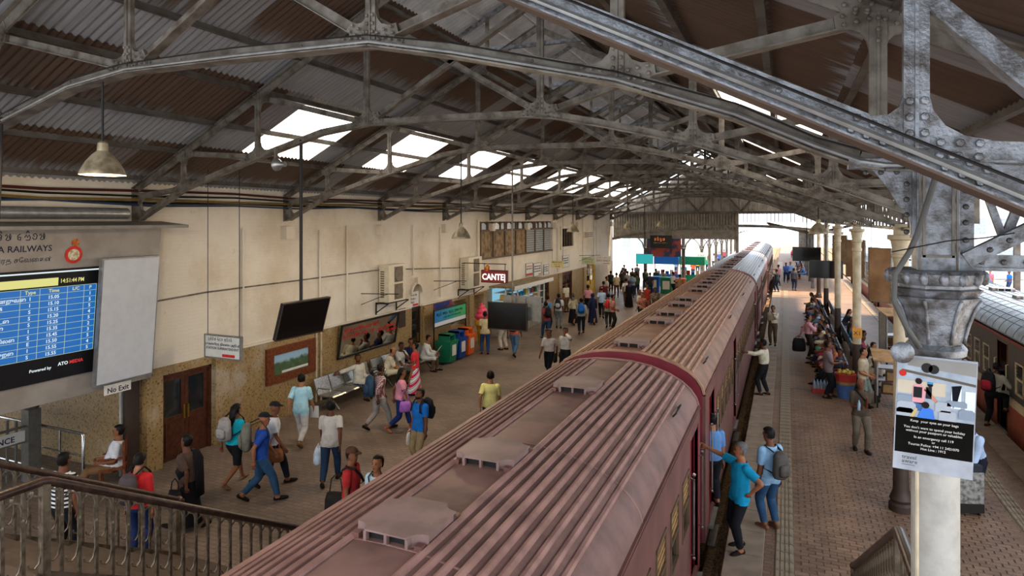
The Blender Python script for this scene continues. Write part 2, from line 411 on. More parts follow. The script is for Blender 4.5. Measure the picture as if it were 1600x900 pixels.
for y in [4.9 + 4.36 * n for n in range(2, 11)]:
    MB().box((-12.4, y - .16, 4.78), (-12.2, y + .16, 5.12)).obj('corbel', m_ww, wl_)
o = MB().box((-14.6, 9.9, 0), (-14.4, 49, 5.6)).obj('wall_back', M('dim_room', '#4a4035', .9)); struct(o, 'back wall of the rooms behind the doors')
o = MB().box((-24, 9.3, 0), (-12.4, 9.42, 3.2)).obj('wall_side', m_tile); struct(o, 'speckled ochre tiled side wall of the entrance passage')
MB().box((-12.5, 9.05, 0), (-12.33, 9.32, 2.2)).obj('jamb_post', m_brownp, o)
MB().tube([(-12.42, 8.98, .1), (-12.42, 8.98, 2.2)], .035).obj('downpipe', m_zinc, o)
# far gable with louvres
ge = empty('wall_end', (0, 49.5, H)); struct(ge, 'grey sheeted gable wall at the far end of the shed')
m_gab = M('weathered_gable_sheet', '#8d8578', .7, scale=2.5, c2='#6f675c')
gz = lambda x: (7.0 + .514 * x) if x < -5.15 else (1.7 - .514 * x)
pw = .62; x = -12.4
gm = []
while x < 2.0:
    x1 = x + pw - .03; b = MB()
    zt0 = min(4.2, max(.62, gz(x))); zt1 = min(4.2, max(.62, gz(x1)))
    b.prism([(x, .55), (x1, .55), (x1, zt1), (x, zt0)], -.02 * (1 + int(x * 7) % 2), .05); b.obj('gable_panel', m_gab, ge); x += pw
b = MB()
for i in range(5): b.beam((-12 + i * 3, -.1, .6), (-10.5 + i * 3, -.1, 2.4), .08, .12); b.beam((-10.5 + i * 3, -.1, 2.4), (-9 + i * 3, -.1, .6), .08, .12)
b.beam((-12.4, -.12, .5), (2, -.12, .5), .15, .18)
b.obj('gable_brace', m_purl, ge)
for i in range(46): MB().box((-12.4 + i * .2, -.03, -.75), (-12.4 + i * .2 + .13, .03, .42)).obj('louvre_slat', m_gab, ge)
for i in range(20): MB().box((-3.1 + i * .26, -.03, -.2), (-3.1 + i * .26 + .05, .03, .42)).obj('mullion', m_purl, ge)
MB().box((-12.4, -.02, -1.45), (-3.2, .12, -.76)).obj('lintel', m_gab, ge)
MB().box((-3.35, -.1, -5.3), (-3.15, .1, .45)).obj('end_post', m_gab, ge)
pts = [(-12.4 + 16 * t, -.18, -1.5 + 3.0 * t * (1.18 - t)) for t in [i / 16 for i in range(17)]]
b = MB(); 
for p, q in zip(pts, pts[1:]): b.beam(p, q, .12, .2)
b.obj('arched_girder', m_steel, ge)
MB().box((-12.4, .06, -.8), (-3.2, .1, .6)).obj('backing_sheet', m_gab, ge)
MB().prism([(-12.4, .55), (2, .55), (2, .7), (-5.15, 4.2), (-12.4, .62)], .06, .1).obj('backing_sheet', m_gab, ge)
o = MB().box((-24, -4, 3.0), (-12.9, 9.3, 3.1)).obj('ceiling', m_gab); struct(o, 'flat ceiling of the entrance passage')

# ------------------------------------------------------------------ roof sheets and purlins
SL = .514
def zl(x): return 7.16 + SL * x + H
def zr(x): return 1.866 - SL * x + H
def corr(x0, x1, zf, wid, n, amp=.022, lift=0.0):
    b = MB(); k = n * 4; vs = []
    for i in range(k + 1):
        y = wid * i / k; a = amp * math.sin(2 * PI * i / 4 + .6)
        for x in (x0, x1): vs.append((x, y, zf(x) + a + lift))
    return b.add(vs, [(2 * i, 2 * i + 1, 2 * i + 3, 2 * i + 2) for i in range(k)])
BAY = 4.36
TY = [4.9 + BAY * n for n in range(0, 11)]
Y0 = 4.9 - BAY * 1.5
cl = empty('ceiling', (0, 0, 0)); struct(cl, 'corrugated sheet roof slope on the wall side')
SW = BAY / 6
rowsL = [(-12.75, -10.98, .03), (-11.15, -8.98, .015), (-9.15, -6.4, 0)]
for r, (xa, xb, lf) in enumerate(rowsL):
    me = corr(xa, xb, zl, SW + .03, 6, lift=-lf).mesh('roof_sheet', m_shL, 'auto'); ms = corr(-11.15 if r == 1 else xa, xb, zl, SW + .03, 6, lift=-lf).mesh('skylight_sheet', m_sk, 'auto')
    for i in range(69):
        y = Y0 + i * SW; ph = ((y - TY[0]) % BAY) / SW
        sky_ = r == 1 and 1.3 < ph < 4.5 and 9.3 < y < 46
        link('skylight_sheet' if sky_ else 'roof_sheet', ms if sky_ else me, cl, (0, y, 0))
for x in (-12.1, -11.1, -10.15, -9.07, -8.08, -7.05, -6.45):
    MB().sec((x, Y0, zl(x) - .085), (x, 49.4, zl(x) - .085), [(-.03, -.06), (.05, -.06), (.05, -.045), (-.012, -.045), (-.012, .05), (-.06, .05), (-.06, .035), (-.03, .035)]).obj('purlin', m_purl, cl)
cr = empty('ceiling', (0, 0, 0)); struct(cr, 'brown corrugated sheet roof slope over the island platform')
SW2 = BAY / 4
for r, (xa, xb, lf) in enumerate([(-3.9, -1.2, 0), (-1.35, .75, .015), (.6, 2.55, .03)]):
    me = corr(xa, xb, zr, SW2 + .03, 8, lift=-lf).mesh('roof_sheet', m_shR, 'auto'); ms = corr(xa, xb, zr, SW2 + .03, 8, lift=-lf).mesh('skylight_sheet', m_sk, 'auto')
    for i in range(46):
        y = Y0 + i * SW2; sky_ = r == 1 and i % 4 == 0 and i >= 12
        sky_ = r == 1 and abs(((y - 12.0) % (BAY * 1.75)) ) < SW2 * .9 and 11 < y < 44
        link('skylight_sheet' if sky_ else 'roof_sheet', ms if sky_ else me, cr, (0, y, 0))
for x in (-3.85, -3.2, -2.2, -1.25, -.2, .68, 1.7, 2.4):
    MB().sec((x, Y0, zr(x) - .085), (x, 49.4, zr(x) - .085), [(.03, -.06), (-.05, -.06), (-.05, -.045), (.012, -.045), (.012, .05), (.06, .05), (.06, .035), (.03, .035)]).obj('purlin', m_purl, cr)
cmn = empty('ceiling', (0, 0, 0)); struct(cmn, 'pale sheet roof of the raised ridge vent')
for xa, xb, zf in ((-7.65, -5.13, zl), (-5.17, -2.65, zr)):
    me = corr(xa, xb, zf, SW2 + .03, 8, lift=1.0).mesh('roof_sheet', m_mon, 'auto')
    for i in range(46): link('roof_sheet', me, cmn, (0, Y0 + i * SW2, 0))
for x, zf in ((-7.5, zl), (-6.6, zl), (-5.9, zl), (-5.15, zl), (-4.4, zr), (-3.7, zr), (-2.8, zr)):
    MB().beam((x, Y0, zf(x) + .94), (x, 49.4, zf(x) + .94), .06, .09).obj('purlin', m_mon, cmn)

shade_roof = empty('ceiling', (0, 0, 0)); struct(shade_roof, 'added sheet roof slope over the opposite track, cutting the sky light')  # added slope, placed to hold sky light off the island platform
me = corr(2.6, 7.4, lambda x: H + .62 + .42 * (x - 2.6), SW2 + .03, 8).mesh('roof_sheet', m_shL, 'auto')
for i in range(40): link('roof_sheet', me, shade_roof, (0, Y0 + i * SW2, 0))
for x in (2.7, 4.2, 5.8, 7.3): MB().beam((x, Y0, H + .56 + .42 * (x - 2.6)), (x, 41, H + .56 + .42 * (x - 2.6)), .08, .1).obj('purlin', m_purl, shade_roof)
# ------------------------------------------------------------------ trusses
def gusset(b, c, arms, y0, y1, hw=.048):
    """plate in the XZ plane with concave curves between arms [(angle_deg, length)]"""
    arms = sorted(arms); out = []
    for i, (a, L) in enumerate(arms):
        d = Vector((math.cos(R(a)), math.sin(R(a)))); n = Vector((-d.y, d.x)); cc = Vector(c)
        out += [cc + d * L - n * hw, cc + d * L + n * hw]
        a2, L2 = arms[(i + 1) % len(arms)]; gap = (a2 - a) % 360
        d2 = Vector((math.cos(R(a2)), math.sin(R(a2)))); n2 = Vector((-d2.y, d2.x))
        p0 = out[-1]; p2 = cc + d2 * L2 - n2 * hw
        if gap < 150:
            m = Vector((math.cos(R(a + gap / 2)), math.sin(R(a + gap / 2)))); ct = cc + m * (hw * 1.3 / max(.35, math.sin(R(gap / 2))))
            for t in (.25, .5, .75): out.append(p0 * (1 - t) ** 2 + ct * 2 * t * (1 - t) + p2 * t * t)
    b.prism([(p.x, p.y) for p in out], y0, y1)
CHORD = [(-12.25, .02), (-10.98, .62), (-9.07, 1.17), (-7.6, 1.55), (-6.63, 1.66), (-5.05, 1.65), (-3.45, 1.62), (-2.6, 1.44), (-1.19, 1.09), (.56, .45), (1.95, -.12)]
def ang(p, q): return math.degrees(math.atan2(q[1] - p[1], q[0] - p[0]))
def build_truss(y, right=True, conduit=False, mat=m_steel, heavy=1.0, half=False):
    root = empty('roof_truss', (0, y, H))
    zrl = lambda x: 6.95 + SL * x; zrr = lambda x: 1.655 - SL * x
    ch = CHORD if right else CHORD[:-2] + [(-.33, .77), (.19, .52), (.45, .41), (.6, .38), (.78, .37)]
    up = (0, 0, 1); h = heavy
    if half: ch = [(-2.8, 2.03), (-1.22, 1.23), (.56, .33), (1.95, -.4)]
    b = MB()
    for p, q in zip(ch, ch[1:]): b.tee((p[0], 0, p[1]), (q[0], 0, q[1]), .15 * h, .115 * h)
    b.obj('bottom_chord', mat, root)
    P1, P2, A, Bn, P3, P4 = (-10.98, .62), (-9.07, 1.17), (-6.63, 1.66), (-3.45, 1.62), (-1.19, 1.09), (.56, .33 if half else .45)
    T = lambda p: (p[0], zrl(p[0]) if p[0] < -5.15 else zrr(p[0]))
    if not half: MB().tee((-12.5, 0, zrl(-12.5)), (-5.15, 0, zrl(-5.15)), .15 * h, .13 * h, up=(0, 0, -1)).obj('rafter', mat, root)
    xe = 2.2 if right else 1.6
    MB().tee((xe, 0, zrr(xe)), (-5.15, 0, zrr(-5.15)), .15 * h, .13 * h, up=(0, 0, -1)).obj('rafter', mat, root)
    posts = [P4] if half else [P1, P2, A, Bn, P3, P4]
    for p in posts:
        t = T(p); b = MB()
        for s in (-.03, .03): b.beam((p[0] + s, -.012, p[1]), (t[0] + s, -.012, t[1]), .045, .05, (0, 1, 0))
        b.box((p[0] - .008, -.05, p[1]), (p[0] + .008, .03, t[1])); b.obj('post', mat, root)
    st = [(T(P1), P2), (T(P2), A), (A, T(Bn)), (Bn, T(A)), (T(P3), Bn), (T(P4), P3), ((-12.4, .48), P1)]
    if right: st.append((P4, (2.0, .48)))
    if half: st = [(P4, (2.0, .22)), ((.4, 1.27), (1.78, -.22))]
    for p, q in st: MB().tee((p[0], .03, p[1]), (q[0], .03, q[1]), .11, .1, .011).obj('strut', mat, root)
    for s in (((-12.42, 0),) if not half else ()) + (((2.05, 0),) if right else ()):
        MB().box((s[0] - .06, -.07, -.05), (s[0] + .06, .07, .62)).obj('heel_post', mat, root)
    # gussets and rivets
    rv = MB(); nodes = []
    def node(p, others):
        arms = [(ang(p, q), L) for q, L in others]; g = MB(); gusset(g, p, arms, -.024, .024); g.obj('gusset_plate', mat, root)
        for a, L in arms:
            d = (math.cos(R(a)), math.sin(R(a))); n = (-d[1], d[0])
            for k in range(3):
                l = L - .05 - k * .075
                for sgn in ((-.03, .03) if L > .25 else (0,)): rv.dome((p[0] + d[0] * l + n[0] * sgn, -.05, p[1] + d[1] * l + n[1] * sgn), .017 * h, (0, -1, 0))
    cidx = {P1: 1, P2: 2, A: 4, Bn: 6, P3: 8}
    if right: cidx[P4] = 9
    if half: cidx = {P4: 2}
    for p, i in cidx.items():
        oth = [(ch[i - 1], .34), (ch[i + 1] if i + 1 < len(ch) else (p[0] + 1, p[1] - .3), .34), (T(p), .27)]
        for a, q in st:
            if a == p: oth.append((q, .29))
            elif q == p: oth.append((a, .29))
        node(p, oth)
    for p in posts:
        t = T(p); sg = 1 if t[0] < -5.15 else -1; oth = [((t[0] + 1, t[1] + SL * sg), .26), ((t[0] - 1, t[1] - SL * sg), .26), (p, .24)]
        for a, q in st:
            if a == t: oth.append((q, .26))
            elif q == t: oth.append((a, .26))
        node(t, oth)
    for hx, sg in (((-12.36, 1),) if not half else ()) + (((2.0, -1),) if right else ()):
        g = MB(); pts = [(hx, -.02)] + [(hx + sg * (.62 - .5 * math.sin(t)), .3 - .28 * math.cos(t) * .9) for t in (0, .4, .8, 1.2, 1.57)] 
        pts = [(hx, -.02), (hx + sg * .35, .1), (hx + sg * .2, .2), (hx + sg * .16, .33), (hx + sg * .24, .42), (hx + sg * .75, .47), (hx + sg * .7, .55), (hx, .55)]
        g.prism(pts, -.024, .024); g.obj('gusset_plate', mat, root)
    for p, q in zip(ch[1:-1], ch[2:]):
        L = math.hypot(q[0] - p[0], q[1] - p[1]); n = int(L / .55)
        for k in range(1, n): 
            f = k / n; rv.dome((p[0] + (q[0] - p[0]) * f, -.015, p[1] + (q[1] - p[1]) * f + .02), .014 * h, (0, -1, 0))
    o = rv.obj('rivets', mat, root, fix=False); o['kind'] = 'stuff'
    if conduit:
        MB().tube([(p[0], -.06, p[1] - .02) for p in ch], .018, 6).obj('conduit', m_zinc, root)
        MB().tube([(p[0], -.085, p[1] + .03 + .02 * (i % 2)) for i, p in enumerate(ch)], .008, 5).obj('wire', m_cable, root)
    # ridge vent frame
    if half:
        b = MB()
        for p, q_ in zip(ch, ch[1:]): b.beam((p[0], 0, p[1] - .083), (q_[0], 0, q_[1] - .083), .2, .012)
        b.obj('chord_soffit', M('rusty_soffit', '#54443a', .7), root); return root
    for x, zz in ((-6.4, zrl(-6.4)), (-3.9, zrr(-3.9))): MB().beam((x, 0, zz), (x, 0, zz + 1.05), .07, .07).obj('vent_post', mat, root)
    b = MB(); b.beam((-7.5, 0, zrl(-7.5) + 1.04), (-5.15, 0, zrl(-5.15) + 1.04), .07, .09); b.beam((-2.8, 0, zrr(-2.8) + 1.04), (-5.15, 0, zrr(-5.15) + 1.04), .07, .09); b.beam((-6.4, 0, 3.95), (-3.9, 0, 3.95), .07, .09)
    b.obj('vent_frame', m_silver, root)
    return root
GT = 'arched roof trusses of the shed'
tf = build_truss(3.54, True, True, m_silver, 1.25, True); tag(tf, 'silver arched roof truss crossing closest above the bridge, conduit along its chord', 'roof truss')
t0 = build_truss(TY[0], False, True, m_steel, 1.1); tag(t0, 'arched roof truss whose chord ends on the ornate silver iron column', 'roof truss')
t1 = build_truss(TY[1]); tag(t1, 'grey riveted arched roof truss with heel above the departure board canopy', 'roof truss', GT)
LBL = ['ending on the cream column just behind the ornate one', 'holding the hanging screen over the mirror wall', 'landing beside the upper air conditioner', 'set over the canteen sign', 'passing over the boarded window band', 'at the far end of the boarded windows', 'over the barred window', 'over the yellow door', 'closest to the far gable']
for y, lx in zip(TY[2:], LBL):
    c = copy_tree(t1); c.location = (0, y, H); c['label'] = 'grey arched roof truss ' + lx
# longitudinal lattice girder on the column row
g = empty('lattice_girder', (1.98, TY[1], H)); tag(g, 'long ornamental iron girder along the top of the column row', 'girder')
L = TY[10] - TY[1]
MB().box((-.06, 0, -.2), (.06, L, -.14)).obj('bottom_flange', m_steel, g); MB().box((-.06, 0, .42), (.06, L, .48)).obj('top_flange', m_steel, g)
n = int(L / .55); bm_ = MB().beam((0, 0, -.14), (0, .275, .42), .03, .05); bm2 = MB().beam((0, .275, .42), (0, .55, -.14), .03, .05)
me1 = bm_.mesh('lattice_bar', m_steel); me2 = bm2.mesh('lattice_bar', m_steel)
for i in range(n): link('lattice_bar', me1, g, (0, i * .55, 0)); link('lattice_bar', me2, g, (0, i * .55, 0))

# ------------------------------------------------------------------ columns of the island platform
def build_column(x, y):
    r = empty('iron_column', (x, y, 0)); z = H - .28
    b = MB(); b.lathe([(.2, 0), (.2, .12), (.165, .16), (.19, .22), (.165, .28), (.14, .34), (.13, .4), (.125, 1.5)], n=16); b.obj('base', m_brownp, r, smooth='auto')
    MB().lathe([(.122, 1.5), (.118, z - .7)], n=16).obj('shaft', m_cream, r, smooth='auto')
    MB().lathe([(.118, z - .7), (.14, z - .68), (.14, z - .6), (.12, z - .58), (.13, z - .42), (.155, z - .4), (.155, z - .36), (.13, z - .34), (.17, z - .1), (.22, z - .08), (.22, z)], n=16).obj('capital', m_cream, r, smooth='auto')
    MB().box((-.11, -.11, z), (.11, .11, z + .2)).obj('pedestal', m_cream, r)
    return r
c2 = build_column(1.93, TY[2]); tag(c2, 'cream cast iron column with brown foot just behind the ornate silver column', 'column')
for y, xx, lb in ((TY[4], 2.0, 'cream iron column with brown foot carrying the orange X1 plate'), (TY[6], 2.05, 'cream iron column rising among the seated passengers, second behind the X1 column'), (TY[8], 2.05, 'slim cream iron column beside hanging black screens'), (TY[10], 2.05, 'slim iron column under the far gable')):
    c = copy_tree(c2); c.location = (xx, y, 0); tag(c, lb, 'column')
# ------------------------------------------------------------------ ornate silver column with bracket and poster
oc = empty('ornate_column', (.885, TY[0], 0)); tag(oc, 'ornate silver iron column with fluted capital and panelled block, poster tied on', 'column')
m_white_old = M('chalky_grey_paint', '#a6a39b', .6, scale=3, c2='#85817a', bump=.4)
zc = H - .32
MB().lathe([(.2, 0), (.2, .15), (.15, .25), (.137, .4), (.133, zc - .78)], n=24).obj('shaft', m_white_old, oc, smooth='auto')
MB().lathe([(.133, zc - .78), (.15, zc - .77), (.15, zc - .73), (.135, zc - .72), (.14, zc - .56), (.168, zc - .54), (.175, zc - .5), (.15, zc - .47)], n=20).obj('capital_neck', m_silver, oc, smooth='auto')
cap_b = MB(); cap_b.lathe([(.15, zc - .48), (.155, zc - .44), (.175, zc - .34), (.21, zc - .24), (.25, zc - .17), (.225, zc - .165), (.26, zc - .12), (.235, zc - .11), (.235, zc - .09)], n=8); cap_b.v = [tuple(Matrix.Rotation(PI / 8, 3, 'Z') @ Vector(v)) for v in cap_b.v]; cap_b.obj('capital_bell', m_silver, oc)
for i in range(8):
    a = 2 * PI * i / 8 + PI / 8; MB().tube([(r_ * math.cos(a), r_ * math.sin(a), z_) for r_, z_ in ((.157, zc - .46), (.163, zc - .42), (.182, zc - .34), (.216, zc - .24), (.25, zc - .18))], .011, 6).obj('capital_rib', m_silver, oc, smooth=True)
MB().lathe([(.235, zc - .09), (.265, zc - .06), (.27, zc - .02), (.25, zc)], n=20).obj('abacus', m_silver, oc, smooth='auto')
for i in range(16):
    a = 2 * PI * i / 16; MB().ell((.262 * math.cos(a), .262 * math.sin(a), zc - .045), (.03, .03, .045), 6, 4).obj('gadroon', m_silver, oc, smooth=True)
for i in range(8):
    a = 2 * PI * (i + .5) / 8
    l = MB(); l.tube([(-.05, 0, .15), (-.048, 0, .08), (-.03, 0, .03), (0, 0, .012), (.03, 0, .03), (.048, 0, .08), (.05, 0, .15)], .012, 6)
    o = l.obj('leaf', m_silver, oc, (.152 * math.cos(a), .152 * math.sin(a), zc - .72), rz=a + PI / 2, smooth=True)
    l = MB(); l.prism([(-.024, .13), (.024, .13), (.014, .06), (0, .045), (-.014, .06)], -.012, .008); l.obj('leaf_heart', m_silver, oc, (.15 * math.cos(a), .15 * math.sin(a), zc - .72), rz=a + PI / 2)
b = MB(); b.box((-.115, -.1, zc), (.115, .1, H + .42))
b.obj('block', m_silver, oc)
b = MB()
for (x0, x1, z0, z1) in ((-.085, -.07, zc + .08, H + .3), (.07, .085, zc + .08, H + .3), (-.085, .085, zc + .08, zc + .095), (-.085, .085, H + .285, H + .3)): b.box((x0, -.112, z0), (x1, -.095, z1))
b.box((-.105, -.108, zc), (-.095, -.1, H + .4)); b.box((.095, -.108, zc), (.105, -.1, H + .4))
b.obj('panel_moulding', m_steel, oc)
n = 8; arc = [(-.115 - .02 - .36 * (1 - math.cos(i / n * PI / 2)) ** 1.0 * 1.0, H - .12 + .5 * math.sin(i / n * PI / 2)) for i in range(n + 1)]
poly = [(-.1, H - .12)] + [(-.1, H + .4)] + list(reversed(arc))
b = MB(); b.prism(poly, -.035, .0); b.box((-.5, -.07, H + .34), (-.1, .06, H + .4)); b.box((-.135, -.06, H - .12), (-.1, .04, H + .4)); b.obj('bracket_plate', m_silver, oc)
b = MB(); b.prism([(-.13, H - .02), (-.13, H + .3), (-.16, H + .33), (-.36, H + .33), (-.28, H + .22), (-.19, H + .06)], -.042, -.035); b.obj('bracket_panel', m_silver, oc)
rv = MB()
for z in (H - .08, H + .03, H + .13, H + .23, H + .33): rv.dome((-.165, -.045, z), .018, (0, -1, 0), n=8); rv.dome((.155, -.055, z - .05), .018, (0, -1, 0), n=8)
for x in (-.22, -.31, -.4): rv.dome((x, -.045, H + .31), .018, (0, -1, 0), n=8)
b = MB(); b.box((.115, -.045, zc), (.2, -.01, H + .42)); b.box((.115, -.05, zc), (1.9, .05, zc + .02)); b.box((.115, -.03, zc + .02), (1.9, -.012, zc + .1)); b.beam((.16, -.045, zc + .06), (1.0, -.045, zc + .56), .085, .016, (0, 1, 0)); b.beam((.13, -.06, zc + .1), (1.0, -.06, zc + .61), .012, .07, (0, 1, 0))
b.beam((.24, .0, H + .28), (.36, .0, zc + .2), .04, .035, (0, 1, 0)); b.beam((.5, .0, H + .28), (.37, .0, zc + .2), .05, .04, (0, 1, 0))
b.box((.15, -.03, H + .2), (1.9, .0, H + .42))
b.obj('right_bracket', m_silver, oc)
for i in range(9): rv.dome((.24 + i * .115, -.04, zc + .055), .018, (0, -1, 0), n=8)
for i in range(5): rv.dome((.28 + i * .1, -.055, zc + .132 + i * .0595), .018, (0, -1, 0), n=8)
o = rv.obj('rivets', M('rivet_dark', '#4b4a48', .4, .6), oc, fix=False); o['kind'] = 'stuff'
o = MB().tube([(.9, 4.6, H + .45), (.84, 4.6, H + .28), (.745, 4.62, H - .08), (.7, 4.62, H - .2), (.62, 4.6, H - .34), (.615, 4.6, H - .5), (.68, 4.58, H - .66), (.75, 4.6, H - .78)], .017, 8).obj('drain_hose', M('grey_hose', '#4c4b49', .5), None, smooth=True); tag(o, 'thick grey hose curling down beside the ornate silver column', 'hose')
o = MB().tube([(.6, 4.58, H - .2), (.9, 4.63, H - .13), (1.1, 4.68, H - .11), (1.25, 4.7, H - .08)], .004, 5).obj('thin_wire', m_cable); tag(o, 'thin black wire strung across the ornate column block', 'wire')
rm = empty('round_mirror', (.645, 4.5, H - .80)); tag(rm, 'small round grey disc fixed beside the ornate column above the poster', 'disc')
MB().lathe([(.062, 0), (.064, .006), (.055, .016), (.03, .024), (.001, .027)], n=20, axis='Y').obj('disc', m_silver, rm, smooth='auto'); rm.rotation_euler = (0, 0, PI); MB().box((-.01, -.2, -.01), (.01, 0, .01)).obj('arm', m_steel, rm)
# poster
po = empty('safety_poster', (.825, 4.585, H - 1.185), 0); tag(po, 'travel safety poster with crowded carriage photo and black text panel', 'poster')
po.rotation_euler = (0, R(2.2), 0)
PW, PH = .4, .69
def flat(name, mat, poly, y, parent): return MB().prism(poly, y, y + .002).obj(name, mat, parent)
def rect(x0, z0, x1, z1): return [(x0, z0), (x1, z0), (x1, z1), (x0, z1)]
MB().box((-PW / 2 - .006, 0, -PH / 2 - .006), (PW / 2 + .006, .012, PH / 2 + .006)).obj('board', M('poster_white', '#9c9fa6', .7, spec=.05), po)
flat('text_panel', M('poster_black', '#0f0e0c', .8, spec=.04), rect(-PW / 2, -.245, PW / 2, -.02), -.002, po)
flat('photo', M('poster_photo_base', '#98a1ab', .4, c2='#7d8894', scale=9), rect(-PW / 2, -.02, PW / 2, PH / 2), -.002, po)
fm = lambda n, c: M('print_' + n, c, .7, var=.1, spec=.06)
def pp(n, c, poly, y=-.004): flat('print_' + n, fm(n, c), poly, y, po)
pp('ceiling', '#83817d', [(-.15, .29), (.2, .26), (.2, .34), (-.15, .34)]); pp('wall', '#b7ab98', rect(-.2, .12, .05, .2)); pp('window', '#cfd8dc', rect(.08, .06, .13, .18), -.005); pp('window', '#c9d6de', rect(.15, .05, .2, .17), -.005)
pp('rack', '#5b5348', [(-.18, .25), (.2, .2), (.2, .215), (-.18, .265)], -.005); pp('cloth', '#10131a', [(.08, .19), (.13, .2), (.11, .09), (.09, .06)], -.006)
def disc(x, z, r, n=12): return [(x + r * math.cos(2 * PI * i / n), z + r * math.sin(2 * PI * i / n)) for i in range(n)]
pp('fan', '#2b2a28', disc(-.05, .285, .03), -.006); pp('fan', '#2b2a28', disc(-.015, .28, .028), -.006); pp('redsign', '#b03028', disc(-.175, .24, .02), -.006)
pp('shirt', '#c98f93', [(-.12, .07), (-.06, .06), (-.05, .15), (-.08, .19), (-.12, .17)], -.006); pp('arm', '#b87a62', [(-.06, .15), (.0, .08), (.01, .095), (-.05, .17)], -.006); pp('rucksack', '#1f2124', rect(-.115, .1, -.07, .165), -.007); pp('hair', '#221a16', disc(-.09, .2, .018), -.007); pp('hair', '#221a16', disc(-.03, .185, .015), -.007); pp('vest', '#24262c', rect(-.05, .1, -.02, .17), -.006); pp('cap', '#2f86b8', rect(-.045, .19, -.015, .2), -.008); pp('jeans', '#3f5f8f', rect(-.115, .02, -.065, .07), -.006)
for i, (x, z, w, h_) in enumerate(((-.2, .0, .1, .07), (-.2, .075, .08, .035), (.0, .03, .08, .06), (.06, .07, .1, .035), (.02, -.02, .09, .06), (.12, .0, .08, .06), (-.2, -.02, .09, .05))): pp('seat' + 'ab'[i % 2], ('#9aa0a8', '#7d8896')[i % 2], [(x, z), (x + w, z), (x + w, z + h_ * .8), (x + w * .85, z + h_), (x + w * .15, z + h_), (x, z + h_ * .8)], -.008)
pp('skirt', '#3d6fc0', [(-.09, -.02), (.0, -.02), (-.01, .035), (-.04, .05), (-.07, .035)], -.01); pp('hair', '#221a16', disc(-.05, .06, .02), -.011); pp('leaf', '#b7a06a', [(-.13, -.02), (-.1, .04), (-.09, .03), (-.11, -.02)], -.01)
mtw = M('print_lettering', '#d8d6cf', .4); mtb = M('print_lettering_dark', '#3a3c40', .4)
RX = (R(90), 0, 0)
for i, (s, sz, z) in enumerate((('Keep  your eyes on your bags', .0205, -.05), ("You don't want to spend your holiday", .0205, -.09), ('without your passport or valuables', .0205, -.112), ('In an emergency call 119', .0205, -.148), ('or', .0185, -.169), ('Tourist Police: +94 11 2421070', .0205, -.193), ('Hot Line : 1912', .0205, -.216))):
    text('lettering', s, sz, po, mtw, (0, -.003, z), RX, 'CENTER', .0005)
text('lettering', 'travel', .034, po, mtb, (-.16, -.001, -.283), RX, 'LEFT', .0005); text('lettering', 'aware', .034, po, mtb, (-.16, -.001, -.308), RX, 'LEFT', .0005)
flat('print_rule', mtb, rect(-.16, -.319, -.09, -.317), -.003, po)
b = MB().tube([(.74, 4.62, .0), (.74, 4.62, H - 1.2)], .011, 6).obj('support_pole', m_cream); tag(b, 'thin pale pole standing behind the safety poster', 'pole')

# ------------------------------------------------------------------ stairs and handrails
m_wood = M('dark_handrail_wood', '#3d2a20', .35, scale=12, c2='#241712'); m_iron = M('baluster_iron', '#746856', .42, .45, scale=10, c2='#453b2f')
SS = .57
def stair(name, x0, x1, ytop, ztop, lb, treads=True):
    s = empty(name, (0, 0, 0)); tag(s, lb, 'stairs')
    n = int(round(ztop / .17))
    for i in range(n):
        z = ztop - .17 * (i + 1); y = ytop + .298 * i
        MB().box((x0 + .05, y, z - .02), (x1 - .05, y + .33, z + .02)).obj('tread', M('landing_brown', '#54473c', .7), s)
    MB().box((x0, .6, ztop - .14), (x1, ytop, ztop)).obj('landing', M('landing_brown', '#54473c', .7), s)
    for x in (x0, x1):
        for y in (.9, ytop - .3): MB().box((x - .06, y - .06, 0), (x + .06, y + .06, ztop - .14)).obj('landing_leg', m_purl, s)
    return s
st1 = stair('stairs', -8.65, -6.2, 3.75, 2.05, 'iron stairs from the bridge landing down to the main platform')
st2 = stair('stairs', 1.12, 2.6, 5.75, 2.0, 'iron stairs from the bridge landing down to the island platform')
bl = MB(); bl.box((-.012, -.014, -.8), (.012, .014, -.05))
bl.tube([(0, 0, -.22), (0, .0, -.16), (0, .02, -.1), (0, .075, -.07), (0, .13, -.1), (0, .15, -.16), (0, .15, -.62), (0, .13, -.7), (0, .09, -.735), (0, .05, -.71), (0, .04, -.67)], .009, 5)
bl.ell((0, .0, -.26), (.022, .022, .022), 6, 4); bl.ell((0, .075, -.05), (.02, .02, .028), 6, 4); bl.lathe([(.016, -.05), (.02, -.03), (.01, 0)], (0, .0, 0), 6)
blm = bl.mesh('baluster', m_iron, 'auto', True)
